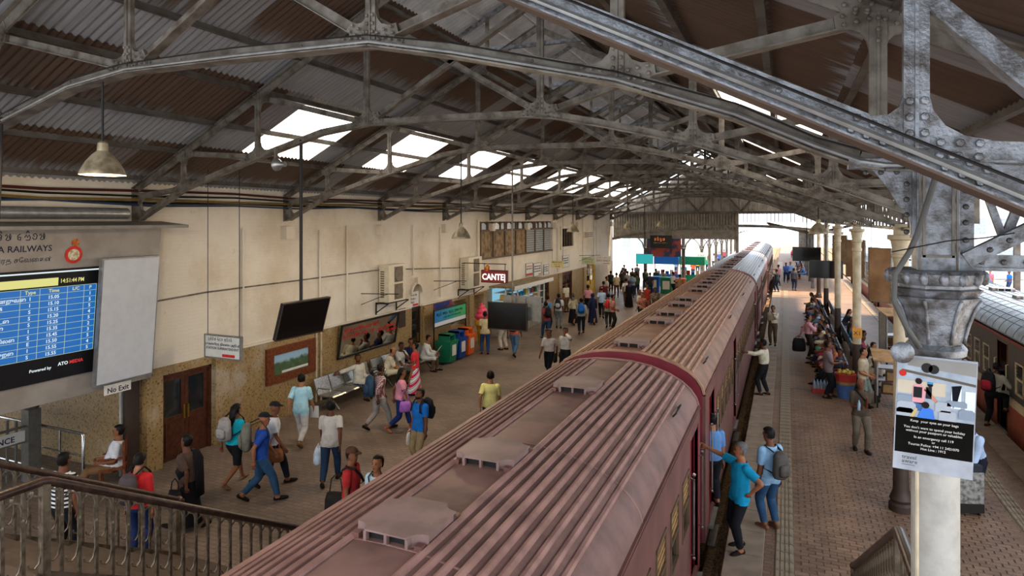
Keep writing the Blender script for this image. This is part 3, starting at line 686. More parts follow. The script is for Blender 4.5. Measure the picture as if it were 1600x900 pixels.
def handrail(st, x, ya, yk, zk, yb, lb):
    zf = lambda y: .85 if y <= yk else .85 - SS * (y - yk)
    r = MB().tube([(0, ya - yk, .85), (0, -.03, .85), (0, .04, .83), (0, yb - yk, zf(yb)), (0, yb - yk + .06, zf(yb) - .05)], .042, 10).obj('stair_railing', m_wood, st, (x, yk, zk - .85), smooth='auto'); r['label'] = lb
    y = ya + .05; step = .165
    while y < yb - .1: link('baluster', blm, r, (0, y - yk, zf(y) - .03)); y += step
    b = MB(); b.sec((0, .0, .85 - .93), (0, yb - yk - .05, zf(yb - .05) - .93), [(-.02, -.12), (.02, -.12), (.02, .1), (-.02, .1)]); b.box((-.02, ya - yk, -.2), (.02, .01, .02)); b.obj('stringer', m_iron, r)
    rv = MB(); y = ya
    while y < yb - .1:
        rv.dome((.022, y - yk, zf(y) - .92), .014, (1, 0, 0)); y += .11
    q = rv.obj('rivets', m_iron, r, fix=False); q['kind'] = 'stuff'
    MB().box((-.035, -.035, -.25), (.035, .035, .84)).obj('newel', m_iron, r)
    b = MB(); b.box((-.04, yb - yk - .08, zf(yb) - .88), (.04, yb - yk, zf(yb))); b.ell((0, yb - yk, zf(yb)), (.055, .06, .055), 8, 6); b.obj('end_newel', m_iron, r)
handrail(st1, -6.2, 2.2, 3.75, 2.93, 7.35, 'looped iron balusters under a brown handrail, train side')
handrail(st1, -8.65, 2.2, 3.75, 2.93, 7.2, 'looped iron balusters under a brown handrail, entrance side')
handrail(st2, .81, 5.1, 5.8, 2.88, 9.4, 'looped iron balusters under a brown handrail beside the ornate column')

# ------------------------------------------------------------------ trains
m_rroof = M('dusty_red_roof', '#7b5b52', .6, scale=2.2, c2='#604740', bump=.15)
m_rrib = M('dusty_red_rib', '#967065', .6, scale=3, c2='#77564d'); m_rside = M('maroon_side', '#6f4a42', .45, scale=2, c2='#5c3d37'); m_rend = M('maroon_end', '#7a2c35', .4, scale=2)
m_groof = M('grey_blue_roof', '#7c7a7e', .38, .25, scale=2.2, c2='#5f5c60'); m_grib = M('grey_blue_rib', '#8e8c90', .38, .25)
m_vent = M('vent_pink', '#836963', .55, scale=3, c2='#6d5651')
m_glass = M('dark_glass', '#1a1e20', .08, 0, .2, 3, spec=.8); m_shut = M('wood_shutter', '#9c7a4e', .5, scale=14, c2='#6f5230'); m_black = M('black_trim', '#16140f', .5)
m_chrome = M('bright_steel', '#b8b8b6', .18, .95); m_under = M('underframe', '#1f1b18', .8)
PROF = [(0, 2.92), (.3, 2.912), (.62, 2.86), (.92, 2.76), (1.13, 2.65), (1.27, 2.53), (1.36, 2.4), (1.4, 2.27)]
def profz(x):
    x = abs(x)
    for (a, za), (b_, zb) in zip(PROF, PROF[1:]):
        if a <= x <= b_: return za + (zb - za) * (x - a) / (b_ - a)
    return 2.27
RIBS = [.31, .42, .53, .64, .75, .86, .97, 1.08, 1.17]
VG = [None]
def vent_meshes(mat):
    s = .31
    def notch(cx, cy, a0): return [(cx + .13 * math.cos(R(a0 - t)), cy + .1 * math.sin(R(a0 - t))) for t in (0, 30, 60, 90)]
    pl = notch(s, s, 270) + notch(-s, s, 360) + notch(-s, -s, 90) + notch(s, -s, 180)
    cap = MB().prism(pl, .085, .1, 'Z').mesh('vent_cap', mat, False, True)
    b = MB()
    for sy in (-1, 1):
        for x in (-.18, 0, .18): b.box((x - .012, sy * .29 - .02, 0), (x + .012, sy * .29 + .02, .085))
    for sx in (-1, 1):
        for sy in (-1, 1):
            p = [(sx * .18 + (sx * .13 - sx * .13 * math.cos(R(t))), sy * .31 - sy * .1 * math.sin(R(t))) for t in (0, 30, 60, 90)]
            for q, w in zip(p, p[1:]): b.add([(q[0], q[1], 0), (w[0], w[1], 0), (w[0], w[1], .085), (q[0], q[1], .085)], [(0, 1, 2, 3)])
        b.box((sx * .29 - .006, -.2, -.03), (sx * .29 + .006, .2, .085))
    b.box((-.31, -.31, -.012), (.31, .31, .004)); base = b.mesh('vent_body', mat)
    b = MB(); b.box((-.17, -.25, 0), (.17, .25, .083)); b.box((-.25, -.18, -.02), (.25, .18, .08)); VG[0] = b.mesh('vent_shade_fill', m_under)  # solid dark blocks paint the shade inside the vent openings
    b = MB(); bx = []
    b.box((-.3, -.3, -.04), (.3, .3, -.02))
    for sx in (-1, 1):
        for sy in (-1, 1): b.box((sx * .27 - .03, sy * .27 - .03, -.03), (sx * .27 + .03, sy * .27 + .03, .05))
    ft = b.mesh('vent_bracket', m_rside); return cap, base, ft
def coach(name, y0, L, xc, label, mroof, mrib, mside, mend, vents, doors, group=None, style='red'):
    c = empty(name, (xc, y0, 0)); tag(c, label, 'train coach', group)
    full = [(-x, z) for x, z in reversed(PROF[1:])] + PROF
    b = MB(); n = len(full); vs = [(x, y, z) for y in (0, L) for x, z in full]
    b.add(vs, [(i, i + 1, n + i + 1, n + i) for i in range(n - 1)]); vs2 = [(x * .985, y, z - .04) for y in (0, L) for x, z in full]; b.add(vs2, [(i + 1, i, n + i, n + i + 1) for i in range(n - 1)])
    b.obj('roof', mroof, c, smooth=True, fix=False)
    for e in (0, L):
        b = MB()
        for (p, q) in zip(full, full[1:]): b.beam((p[0], e, p[1]), (q[0], e, q[1]), .06, .035)
        b.obj('roof_rim', mrib, c)
    if style == 'red':
        rm_ = MB().sec((0, .08, 0), (0, L - .08, 0), [(-.034, -.004), (.034, -.004), (.026, .018), (0, .03), (-.026, .018)]).mesh('roof_rib', mrib, False, True)
        for x in RIBS:
            for s in (-1, 1):
                o = link('roof_rib', rm_, c, (s * x, 0, profz(x))); sl = math.atan2(profz(x + .03) - profz(x - .03), .06); o.rotation_euler = (0, -s * sl, 0)
        for i in range(int(L / 2.4)):
            b = MB(); y = 1.2 + i * 2.4
            for p, q in zip(full, full[1:]): b.beam((p[0], y, p[1]), (q[0], y, q[1]), .018, .01)
            b.obj('roof_seam', mrib, c)
    else:
        rm_ = MB().sec((0, .08, 0), (0, L - .08, 0), [(-.012, -.004), (.012, -.004), (.008, .012), (-.008, .012)]).mesh('roof_rib', mrib, False, True)
        for x in (.12, .36, .6, .84, 1.05, 1.2):
            for s in (-1, 1): link('roof_rib', rm_, c, (s * x, 0, profz(x)))
        for i in range(int(L / .6)):
            b = MB(); y = .4 + i * .6
            for p, q in zip(full, full[1:]): b.beam((p[0], y, p[1]), (q[0], y, q[1]), .012, .012)
            b.obj('roof_seam', mrib, c)
    if style == 'red':
        for y in (1.4, 7.5, 13.5, 18.6):
            MB().tube([(1.24, y - .22, 2.54), (1.29, y - .22, 2.6), (1.29, y + .22, 2.6), (1.24, y + .22, 2.54)], .014, 6).obj('roof_handle', m_black, c)
    cap, base, ft = VM[style]
    for y in vents:
        v = link('roof_vent', base, c, (0, y, 2.905)); link('vent_cap', cap, v); link('vent_shade_fill', VG[0], v); link('vent_bracket', ft, v)
    for s in (-1, 1):
        MB().box((s * 1.4 - .03, 0, 2.24), (s * 1.4 + .03, L, 2.275)).obj('gutter', mside, c)
        hs = [(d - .42, d + .42, -.15, 2.05) for d in doors]; wins = []
        y = 1.9
        while y < L - 1.9:
            if all(abs(y + .31 - d) > .85 for d in doors): wins.append((y, y + .62)); 
            y += .95
        hs += [(a, b_, .95, 1.75) for a, b_ in wins]
        b = MB()
        if s == -1 and style == 'red' or s == 1 and style != 'red':
            b.box((s * 1.4 - .02, 0, -.3), (s * 1.4 + .02, L, 2.3)); b.obj('side_wall', mside, c); continue
        if style == 'red':
            holes_wall(b, s * 1.4 - .03, s * 1.4 + .02, 0, L, -.3, 2.3, hs); b.obj('side_wall', mside, c)
        else:
            holes_wall(b, s * 1.4 - .03, s * 1.4 + .02, 0, L, .78, 2.3, hs); b.obj('side_wall', M('dark_grey_side', '#4d4742', .5), c)
            ed = sorted(doors); seg = list(zip([0] + [d + .42 for d in ed], [d - .42 for d in ed] + [L]))
            for ya, yb in seg:
                MB().box((s * 1.4 - .03, ya, .55), (s * 1.4 + .02, yb, .78)).obj('cream_band', M('cream_band', '#b5a68c', .5), c)
                MB().box((s * 1.4 - .03, ya, -.3), (s * 1.4 + .02, yb, .55)).obj('lower_band', M('red_brown_band', '#8a4733', .5), c)
            MB().box((s * 1.42 - .015, 0, 2.16), (s * 1.42 + .015, L, 2.23)).obj('red_line', M('dull_red_line', '#7a3026', .5), c)
        wm = WM[style]
        for a, b_ in wins:
            w = link('window', wm[0], c, (s * 1.4, (a + b_) / 2, 1.35)); w.rotation_euler = (0, 0, 0 if s > 0 else PI)
            for k, nm in ((1, 'shutter'), (2, 'pane')): link(nm, wm[k], w)
        for d in doors:
            for q in (-1, 1):
                y = d + q * .5; g = MB(); g.tube([(s * 1.4, y, .45), (s * 1.48, y, .47), (s * 1.48, y, 1.55), (s * 1.4, y, 1.57)], .016, 6)
                if style == 'red': g.ell((s * 1.48, y, 1.62), (.03, .03, .03), 6, 4); g.ell((s * 1.48, y, .42), (.026, .026, .026), 6, 4)
                g.obj('grab_rail', m_chrome if style == 'red' else M('cream_rail', '#c6b896', .4), c, smooth='auto')
            b = MB(); b.box((s * 1.38, d - .42, -.3), (s * 1.5, d + .42, -.24)); b.box((s * 1.38, d - .4, -.62), (s * 1.52, d + .4, -.57)); b.obj('step', M('step_plate', '#8f8a82', .5, .4), c)
            b = MB()
            for e in (-.45, .42): b.box((s * 1.4 - .04, d + e, -.2), (s * 1.4 + .03, d + e + .04, 2.08))
            b.box((s * 1.2 - .02, d - .42, -.2), (s * 1.2 + .02, d + .42, 2.05)); b.obj('door', M('red_door', '#8a2830', .4) if style == 'red' else M('brown_door', '#5a3018', .5), c)
    for e, sg in ((0, -1), (L, 1)):
        b = MB(); b.prism([(-1.37, -.3)] + [(x * .98, z - .02) for x, z in full] + [(1.37, -.3)], e - .02 * (sg < 0), e + .02 * (sg > 0) + .001); b.obj('end_wall', mend, c)
        b = MB(); b.box((-.5, e - .2 * (sg < 0), -.2), (.5, e + .2 * (sg > 0), 2.1)); b.obj('gangway', m_under, c)
        if style == 'red':
            b = MB(); b.box((-.1, e + sg * .02 - .01, 2.55), (.1, e + sg * .05 + .01, 2.75)); b.beam((.75, e + sg * .06, 2.35), (1.1, e + sg * .06, 2.3), .03, .03); b.beam((.8, e + sg * .06, 2.35), (.8, e + sg * .06, 2.5), .03, .03); b.obj('end_fitting', m_under, c)
    b = MB(); b.box((-1.25, .3, -.6), (1.25, L - .3, -.3))
    for y in (2.5, L - 2.5):
        for dy in (-.9, .9):
            for s in (-1, 1): b.lathe([(.42, -.06), (.42, .06)], (s * .8, y + dy, -.55), 16, 'X')
        b.box((-1.05, y - 1.3, -.72), (-.9, y + 1.3, -.5)); b.box((.9, y - 1.3, -.72), (1.05, y + 1.3, -.5))
    b.obj('underframe', m_under, c)
    return c
def win_meshes(fr_, sh):
    f = MB(); w, h = .62, .8
    for y0, y1, z0, z1 in ((-w / 2, w / 2, h / 2 - .04, h / 2), (-w / 2, w / 2, -h / 2, -h / 2 + .04), (-w / 2, -w / 2 + .04, -h / 2, h / 2), (w / 2 - .04, w / 2, -h / 2, h / 2), (-w / 2, w / 2, -.02, .02)): f.box((-.02, y0, z0), (.035, y1, z1))
    s = MB()
    for i in range(8): s.box((-.012, -w / 2 + .04, .03 + i * .042), (.012 + .008 * (i % 2), w / 2 - .04, .03 + i * .042 + .034))
    p = MB(); p.box((-.01, -w / 2 + .03, -h / 2 + .03), (0, w / 2 - .03, .0))
    return f.mesh('window', fr_, False, True), s.mesh('shutter', sh), p.mesh('pane', m_glass)
m_gvent = M('vent_grey', '#9a9ca0', .45, .3)
VM = {'red': vent_meshes(m_vent), 'cream': vent_meshes(m_gvent)}
WM = {'red': win_meshes(M('window_frame_dark', '#5f4a33', .5), m_shut), 'cream': win_meshes(M('window_frame_cream', '#b9aa8c', .5), m_glass)}
coach('rail_coach', -9.2, 20, -2.7, 'dusty red ribbed-roof coach passing right under the bridge', m_rroof, m_rrib, m_rside, m_rend, [2.7, 5.6, 7.1, 10, 11.4, 13.5, 15.1, 18.0], [1, 19.3])
coach('rail_coach', 11.6, 20.4, -2.7, 'red ribbed-roof coach coupled second, behind the one under the bridge', M('warm_lit_roof', '#8f6a54', .6, scale=2.2, c2='#6f5242'), M('warm_lit_rib', '#a67d64', .6, scale=3, c2='#85634f'), m_rside, m_rend, [.65, 3.55, 4.95, 6.75, 8.05, 10.65, 12.1, 13.7, 15.1, 16.5, 18.1, 19.5], [1.0, 6.9, 19.4])  # tan roof and ribs: warm light partly painted into the dusty colour
coach('rail_coach', 32.8, 20, -2.7, 'grey roofed coach coupled third in the red train', m_groof, m_grib, m_rside, M('red_lead_end', '#a5452f', .5), [1, 3.2, 4.6, 6.4, 7.7, 10.3, 11.8, 13.4, 14.8, 16.2, 17.8, 19.2], [.95, 6.6, 19])
coach('rail_coach', 53.5, 20, -2.7, 'grey roofed coach furthest along the red train, out in daylight', m_groof, m_grib, m_rside, m_rend, [1, 4, 8, 12, 16, 19], [.95, 19])
m_sroof = M('slate_grey_roof', '#7f8b98', .35, .35, scale=3, c2='#5e6772'); m_srib = M('slate_grey_seam', '#4f5863', .5)
coach('rail_coach', 12.5, 17, 6.7, 'cream and brown railcar with slate grey roof at the opposite platform edge', m_sroof, m_srib, m_rside, M('brown_end', '#5a4032', .5), [1.5, 4, 6.5, 9, 11.5, 14], [8.3, 1.2, 15.8], style='cream')
coach('rail_coach', 29.9, 17, 6.7, 'cream and brown railcar further along the opposite platform edge', m_sroof, m_srib, m_rside, M('brown_end', '#5a4032', .5), [2, 6, 10, 14], [1.2, 8.3, 15.8], style='cream')
coach('rail_coach', 47.3, 17, 6.7, 'last cream and brown railcar beyond the shed end', m_sroof, m_srib, m_rside, M('brown_end', '#5a4032', .5), [2, 8, 14], [1.2, 15.8], style='cream')
# ------------------------------------------------------------------ departure board
m_brd = M('board_beige_panel', '#8f8880', .5, scale=2, c2='#7f776e'); m_sink = M('board_navy_ink', '#1b1d33', .5); m_red = M('red_ink', '#c02a22', .45)
db = empty('departure_board', (-12.28, 6.2, 2.02)); tag(db, 'large beige departure board with lit blue timetable on the wall', 'departure board')
db.rotation_euler = (0, R(5.2), 0)
MB().box((-.05, -2.2, 0), (.1, 3.28, 3.2)).obj('casing', m_brd, db)
MB().box((-.2, -2.2, 3.18), (.62, 3.5, 3.24)).obj('canopy', M('canopy_grey', '#7d7870', .6), db)
MB().box((.1, -2.2, .42), (.14, 2.06, 2.42)).obj('bezel', M('bezel_black', '#17171a', .4), db)
def m_led(name, c, s):
    if name in MATS: return MATS[name]
    m = bpy.data.materials.new(name); t = NT(m); t.bsdf((.02, .02, .02), .4, emit=C(c), es=s); MATS[name] = m; return m
led_b = m_led('led_blue', '#0f6ec0', .75); led_y = m_led('led_yellow', '#e6e38a', .8); led_w = m_led('led_white', '#dfeef0', .9); led_p = m_led('led_line', '#cfe0b0', .7)
X = .142
def q(name, mat, y0, z0, y1, z1, x=X): MB().box((x, y0, z0), (x + .004, y1, z1)).obj(name, mat, db)
q('ticker', led_y, -2.1, 2.13, 1.25, 2.27); q('light_strip', led_w, -2.1, 2.36, 2.02, 2.385); q('led_field', led_b, -2.1, .86, 1.95, 2.1); q('led_blocks', led_y, -2.1, .44, .18, .62)
rows = [('முக்கு', 'Type', 'Time', 'L/C', 'P'), ('லைன்னறுவை', 'I', '15.05', '', '1'), ('லியத்த', 'I', '15.10', '', '5'), ('ஸிசை', 'S', '15.15', '', '5'), ('ங்கொடை', 'S', '15.20', '', '4'), ('ந்துறை', 'S', '15.25', '', '5'), ('', 'I', '15.35', '', '2'), ('கஹவெலை', 'S', '15.45', '', '3'), ('ளை', 'E', '15.50', '', '5'), ('கேசன்துறை', 'I', '15.55', '', '4'), ('ட்டுவ', 'S', '15.55', '', '5')]
rh = 1.24 / 11; xs = [-2.1, .64, .95, 1.42, 1.72, 1.95]
RB = (R(90), 0, R(90))
for i in range(12): q('grid_line', led_p, -2.1, .86 + i * rh - .003, 1.95, .86 + i * rh + .003, X + .002)
for x in xs[1:]: q('grid_line', led_p, x - .003, .86, x + .003, 2.1, X + .002)
for i, rw in enumerate(rows):
    z = 2.1 - (i + 1) * rh + .028
    for j, s in enumerate(rw):
        if not s: continue
        y = -.02 + .03 * (i % 3) if j == 0 else (xs[j] + xs[j + 1]) / 2
        text('lettering', s, .088, db, led_y if i == 0 else led_w, (X + .006, y, z), RB, 'LEFT' if j == 0 else 'CENTER', .001, .001)
text('lettering', '14:51:44 PM', .105, db, led_y, (X + .006, 1.28, 2.17), RB, 'LEFT', .001, .001, .82)
text('lettering', 'Powered by', .075, db, led_w, (X + .002, .85, .63), RB, 'LEFT', .001, .001)
text('lettering', 'ATO', .085, db, led_w, (X + .002, 1.33, .66), RB, 'LEFT', .001, .002); text('lettering', 'MEDIA', .085, db, m_led('led_red', '#d03030', .8), (X + .002, 1.53, .66), RB, 'LEFT', .001, .002)
text('lettering', 'SRI LANKA RAILWAYS', .15, db, m_sink, (.102, 1.14, 2.75), RB, 'RIGHT', .001, .002)
text('lettering', 'புகையிரத சேவைகள்', .11, db, m_sink, (.102, 1.14, 2.57), RB, 'RIGHT', .001)
# rounded script line above: drawn as strokes
def stroke_line(parent, mat, x, y0, z0, h, word, rx):
    """round looping script letters drawn as tubes, one mesh per letter"""
    G = {'da': [[(.1, .6), (.3, .75), (.45, .5), (.2, .35), (.1, .1), (.45, 0), (.6, .3)]], 'u': [[(.55, .25), (.5, -.2), (.2, -.25)]],
         'ma': [[(.1, .65), (.1, .2), (.25, 0), (.5, .05), (.62, .35), (.5, .7), (.3, .6), (.35, .35), (.55, .35)]], 'ra': [[(.1, .5), (.3, .75), (.5, .55), (.45, .1), (.25, 0), (.1, .2), (.3, .35), (.5, .3)]],
         'i': [[(.1, .85), (.3, 1.05), (.5, .85)]], 'ya': [[(.05, .5), (.2, .7), (.3, .4), (.15, .1), (.35, 0), (.6, .1), (.65, .45), (.55, .75), (.45, .5), (.6, .1)]],
         'se': [[(.35, .7), (.1, .5), (.15, .1), (.4, .0), (.42, .35), (.2, .35)]], 'sa': [[(.05, .3), (.2, .6), (.35, .3), (.5, .6), (.65, .3), (.6, 0), (.2, 0)]], 'va': [[(.1, .3), (.25, .05), (.5, .1), (.6, .45), (.4, .75), (.15, .6), (.3, .4)]], 'hal': [[(.2, .8), (.35, 1.1), (.5, .85)]]}
    y = y0
    for w in word:
        if w == ' ': y += h * .45; continue
        b = MB()
        for g in w.split('+'):
            for st in G[g]: b.tube([(x, y + a * h, z0 + c * h) for a, c in st], h * .055, 4)
        b.obj('lettering', mat, parent); y += h * .78
GL = ['da', 'ma', 'ra+i', 'ya', 'se', 'sa', 'va', 'ra', 'da+u', 'va', 'ma']
def words(n, seed):
    rg_ = random.Random(seed); out = []
    for i in range(n): out.append(' ' if i % 5 == 4 else rg_.choice(GL))
    return out
stroke_line(db, m_sink, .104, .02, 2.95, .15, ['da+u', 'ma+hal', 'ra+i', 'ya', ' ', 'se', 'sa+hal', 'va', 'ya'], 0)
MB().lathe([(.16, 0), (.16, .006)], (.1, 1.52, 2.66), 20, 'X').obj('emblem_ring', m_red, db); MB().lathe([(.105, 0), (.105, .009)], (.1, 1.52, 2.66), 20, 'X').obj('emblem_field', M('emblem_cream', '#c8bfa8', .5, c2='#8f7e4e', scale=20), db); MB().lathe([(.075, 0), (.075, .006)], (.1, 1.54, 2.88), 16, 'X').obj('emblem_crown', M('emblem_brown', '#8a3a24', .5, c2='#b9742e', scale=18), db)
wb = empty('white_panel', (-11.98, 8.68, 2.17)); wb.rotation_euler = (0, R(5.2), 0); tag(wb, 'blank white panel in aluminium frame beside the blue timetable', 'panel')
MB().box((0, -.6, 0), (.09, .6, 2.42)).obj('frame', m_zinc, wb); MB().box((.09, -.57, .03), (.1, .57, 2.39)).obj('face', M('panel_white', '#b4b6ba', .35, var=.08), wb)
ne = empty('no_exit_sign', (-12.0, 8.6, 2.03)); tag(ne, 'small white sign reading No Exit hung under the departure board', 'sign')
MB().box((0, -.27, -.1), (.02, .27, .09)).obj('plate', M('sign_white', '#cfcac0', .5), ne); text('lettering', 'No Exit', .14, ne, m_sink, (.022, -.22, -.07), RB, 'LEFT', .001, .003)
o = MB().tube([(-12.15, -1, H + .12), (-12.15, 8.9, H + .12)], .11, 14).obj('galvanised_duct', m_zinc, None, smooth='auto'); tag(o, 'shiny galvanised duct along the wall above the departure board', 'duct')

# ------------------------------------------------------------------ wall fittings
F90 = R(90)
m_red_wood = M('red_brown_wood', '#6d3a1f', .35, scale=16, c2='#4a2413'); m_doorw = M('door_brown', '#4e2a1b', .35, scale=12, c2='#351a10')
def door(y0, y1, h, mat, lb, leaves=2, glass=(.95, 1.75), x=-12.5, panes=1, n=1):
    d = empty('door_%d' % n, (x, (y0 + y1) / 2, 0)); struct(d, lb); w = (y1 - y0)
    b = MB(); b.box((-.04, -w / 2 - .0, h - .06), (.1, w / 2, h)); b.box((-.04, -w / 2, 0), (.1, -w / 2 + .06, h)); b.box((-.04, w / 2 - .06, 0), (.1, w / 2, h)); b.obj('frame', mat, d)
    lw = (w - .12) / leaves
    for i in range(leaves):
        a = -w / 2 + .06 + i * lw; g0, g1 = glass
        b = MB(); b.box((0, a, 0), (.04, a + lw - .01, g0)); b.box((0, a, g1), (.04, a + lw - .01, h - .06)); b.box((0, a, g0), (.04, a + .09, g1)); b.box((0, a + lw - .1, g0), (.04, a + lw - .01, g1))
        for k in range(1, panes): z = g0 + (g1 - g0) * k / panes; b.box((0, a, z - .025), (.04, a + lw - .01, z + .025))
        b.box((.04, a + .1, .12), (.055, a + lw - .11, g0 - .1)); lf = b.obj('leaf', mat, d)
        for k in range(panes): MB().box((.01, a + .09, g0 + (g1 - g0) * k / panes), (.02, a + lw - .1, g0 + (g1 - g0) * (k + 1) / panes)).obj('pane', m_glass, lf)
        s = 1 if i == 0 else -1; yk = a + lw - .05 if i == 0 else a + .05
        MB().box((.04, yk - .015, .85), (.09, yk + .015, 1.15)).obj('handle', M('brass', '#a8823c', .3, .8), lf)
    return d
door(9.86, 11.2, 1.93, m_doorw, 'brown double door with dark glass by the station superintendent sign', n=1)
door(19.95, 20.6, 2.1, M('door_dark', '#33251b', .4), 'narrow dark door with pale panes under the arch', 1, (1.0, 1.95), panes=3, n=2)
door(37.0, 38.9, 2.1, m_doorw, 'dark double door past the canteen', 2, (.7, 1.9), panes=4, n=3)
door(42.2, 44.2, 2.5, M('yellow_door', '#c9a23a', .45), 'yellow double door near the shed end', 2, (1.1, 2.3), panes=3, n=4)
door(33.2, 34.6, 2.05, m_doorw, 'brown door beside the canteen counter', 1, (.8, 1.85), panes=2, n=5)
# narrow door arch
b = MB()
for i in range(9):
    a0, a1 = PI * i / 9, PI * (i + 1) / 9
    b.prism([(20.27 + .42 * math.cos(a0), 2.62 + .42 * math.sin(a0)), (20.27 + .42 * math.cos(a1), 2.62 + .42 * math.sin(a1)), (20.27 + .34 * math.cos(a1), 2.62 + .34 * math.sin(a1)), (20.27 + .34 * math.cos(a0), 2.62 + .34 * math.sin(a0))], -12.42, -12.3, 'X')
b.box((-12.42, 20.2, 2.98), (-12.26, 20.34, 3.2)); o = b.obj('trim_1', m_ww); struct(o, 'plaster arch with keystone over the narrow door')
def strokes_on(parent, mat, x0, z0, h, word):
    """same script strokes on a plate that faces its own -Y"""
    old = set(parent.children); stroke_line(parent, mat, 0, x0, z0, h, word, 0)
    for o in parent.children:
        if o not in old: o.rotation_euler = (0, 0, -F90); o.location = (0, -.004, 0)
def bar(parent, mat, x0, z0, x1, z1): MB().box((x0, -.006, z0), (x1, .0, z1)).obj('printed_band', mat, parent)
def plate(name, lb, cat, loc, w, h, mat, lines, rz=0, tm=None, sz=.09, t=.02, frame=None, hang=0, two=None):
    """sign plate facing local -Y; rz 90deg = facing +X"""
    s = empty(name, loc, rz); tag(s, lb, cat)
    MB().box((-w / 2, 0, -h / 2), (w / 2, t, h / 2)).obj('plate', mat, s)
    if frame:
        b = MB()
        for x0, z0, x1, z1 in ((-w / 2 - .02, h / 2 - .01, w / 2 + .02, h / 2 + .02), (-w / 2 - .02, -h / 2 - .02, w / 2 + .02, -h / 2 + .01), (-w / 2 - .02, -h / 2, -w / 2 + .01, h / 2), (w / 2 - .01, -h / 2, w / 2 + .02, h / 2)): b.box((x0, -.012, z0), (x1, t + .005, z1))
        b.obj('frame', frame, s)
    for (txt, x, z, k, mm) in lines: text('lettering', txt, k, s, mm or tm or m_sink, (x, -.003, z), RX, 'CENTER', .001, .001)
    if hang:
        for x in (-w / 2 + .05, w / 2 - .05): MB().tube([(x, t / 2, h / 2), (x, t / 2, h / 2 + hang)], .008, 5).obj('hanger', m_cable, s)
    return s
m_sw = M('sign_face_white', '#c9c7c0', .45, var=.1); m_sy = M('sign_face_yellow', '#cfc48c', .5, var=.1)
s = plate('superintendent_sign', 'white hanging sign reading Station Superintendent in three scripts', 'sign', (-11.3, 10.5, 2.52), 1.02, .48, m_sw, [('STATION SUPERINTENDENT', 0, -.06, .075, None), ('புகையிரத நிலைய அதிபர்', 0, .03, .07, None)], frame=m_zinc, hang=3.75, t=.06)
bar(s, m_red, .0, -.21, .36, -.15)
strokes_on(s, m_sink, -.42, .13, .075, ['da+u', 'ma+hal', 'ra+i', 'ya', ' ', 'sa+hal', 'da', 'va', ' ', 'ma', 'da+i', 'va', 'ra+i'])
# framed picture
pf = empty('picture_frame', (-12.36, 13.79, 1.47)); tag(pf, 'wide reddish wooden frame with landscape picture on the dado wall', 'picture')
b = MB()
for y0, z0, y1, z1 in ((-.93, .27, .93, .47), (-.93, -.47, .93, -.27), (-.93, -.27, -.68, .27), (.68, -.27, .93, .27)): b.box((0, y0, z0), (.07, y1, z1))
b.obj('frame', m_red_wood, pf)
def m_land():
    m = bpy.data.materials.new('landscape_picture'); t = NT(m); co = t.co(); sx = t.n('ShaderNodeSeparateXYZ'); t.l(co, sx.inputs[0]); nz = t.noise(co, 5, 5)
    k = t.math('ADD', sx.outputs[2], t.math('MULTIPLY', t.math('SUBTRACT', nz, .5), .25))
    c = t.mix(t.ramp(k, .02, .12), t.mix(nz, C('#24382c'), C('#5a7350')), C('#8fb0c4')); t.bsdf(c, .15); return m
MB().box((0, -.68, -.27), (.02, .68, .27)).obj('picture', m_land(), pf); MB().box((.02, -.35, -.25), (.03, .66, -.19)).obj('caption_strip', m_sw, pf)
# mirror
mr = empty('wall_mirror', (-12.33, 17.25, 1.12)); mr.rotation_euler = (0, R(9), 0); tag(mr, 'long wall mirror with red lettering above the steel benches', 'mirror')
b = MB()
for y0, z0, y1, z1 in ((-1.55, 1.0, 1.55, 1.05), (-1.55, 0, 1.55, .05), (-1.55, 0, -1.5, 1.05), (1.5, 0, 1.55, 1.05)): b.box((0, y0, z0), (.05, y1, z1))
b.obj('frame', m_black, mr); MB().box((0, -1.5, .05), (.02, 1.5, 1.0)).obj('glass', M('mirror_glass', '#c8c4bc', .03, 1.0, .02), mr)
stroke_line(mr, m_red, .025, -1.42, .6, .13, words(17, 4), 0); stroke_line(mr, m_red, .025, .35, .56, .15, words(4, 6), 0); text('lettering', 'OPTICIANS', .13, mr, m_red, (.023, .76, .62), RB, 'LEFT', .001, .004); text('lettering', 'COLOMBO', .13, mr, m_red, (.023, .86, .46), RB, 'LEFT', .001, .004)
stroke_line(mr, m_red, .025, -1.42, .78, .14, ['va', 'ma', 'ra+i', 'sa', ' ', 'da', 'va', 'ya', 'ma+hal', 'sa', ' ', 'da+u', 'ra', 'va', ' ', 'ya', 'ma', 'sa+hal'], 0)
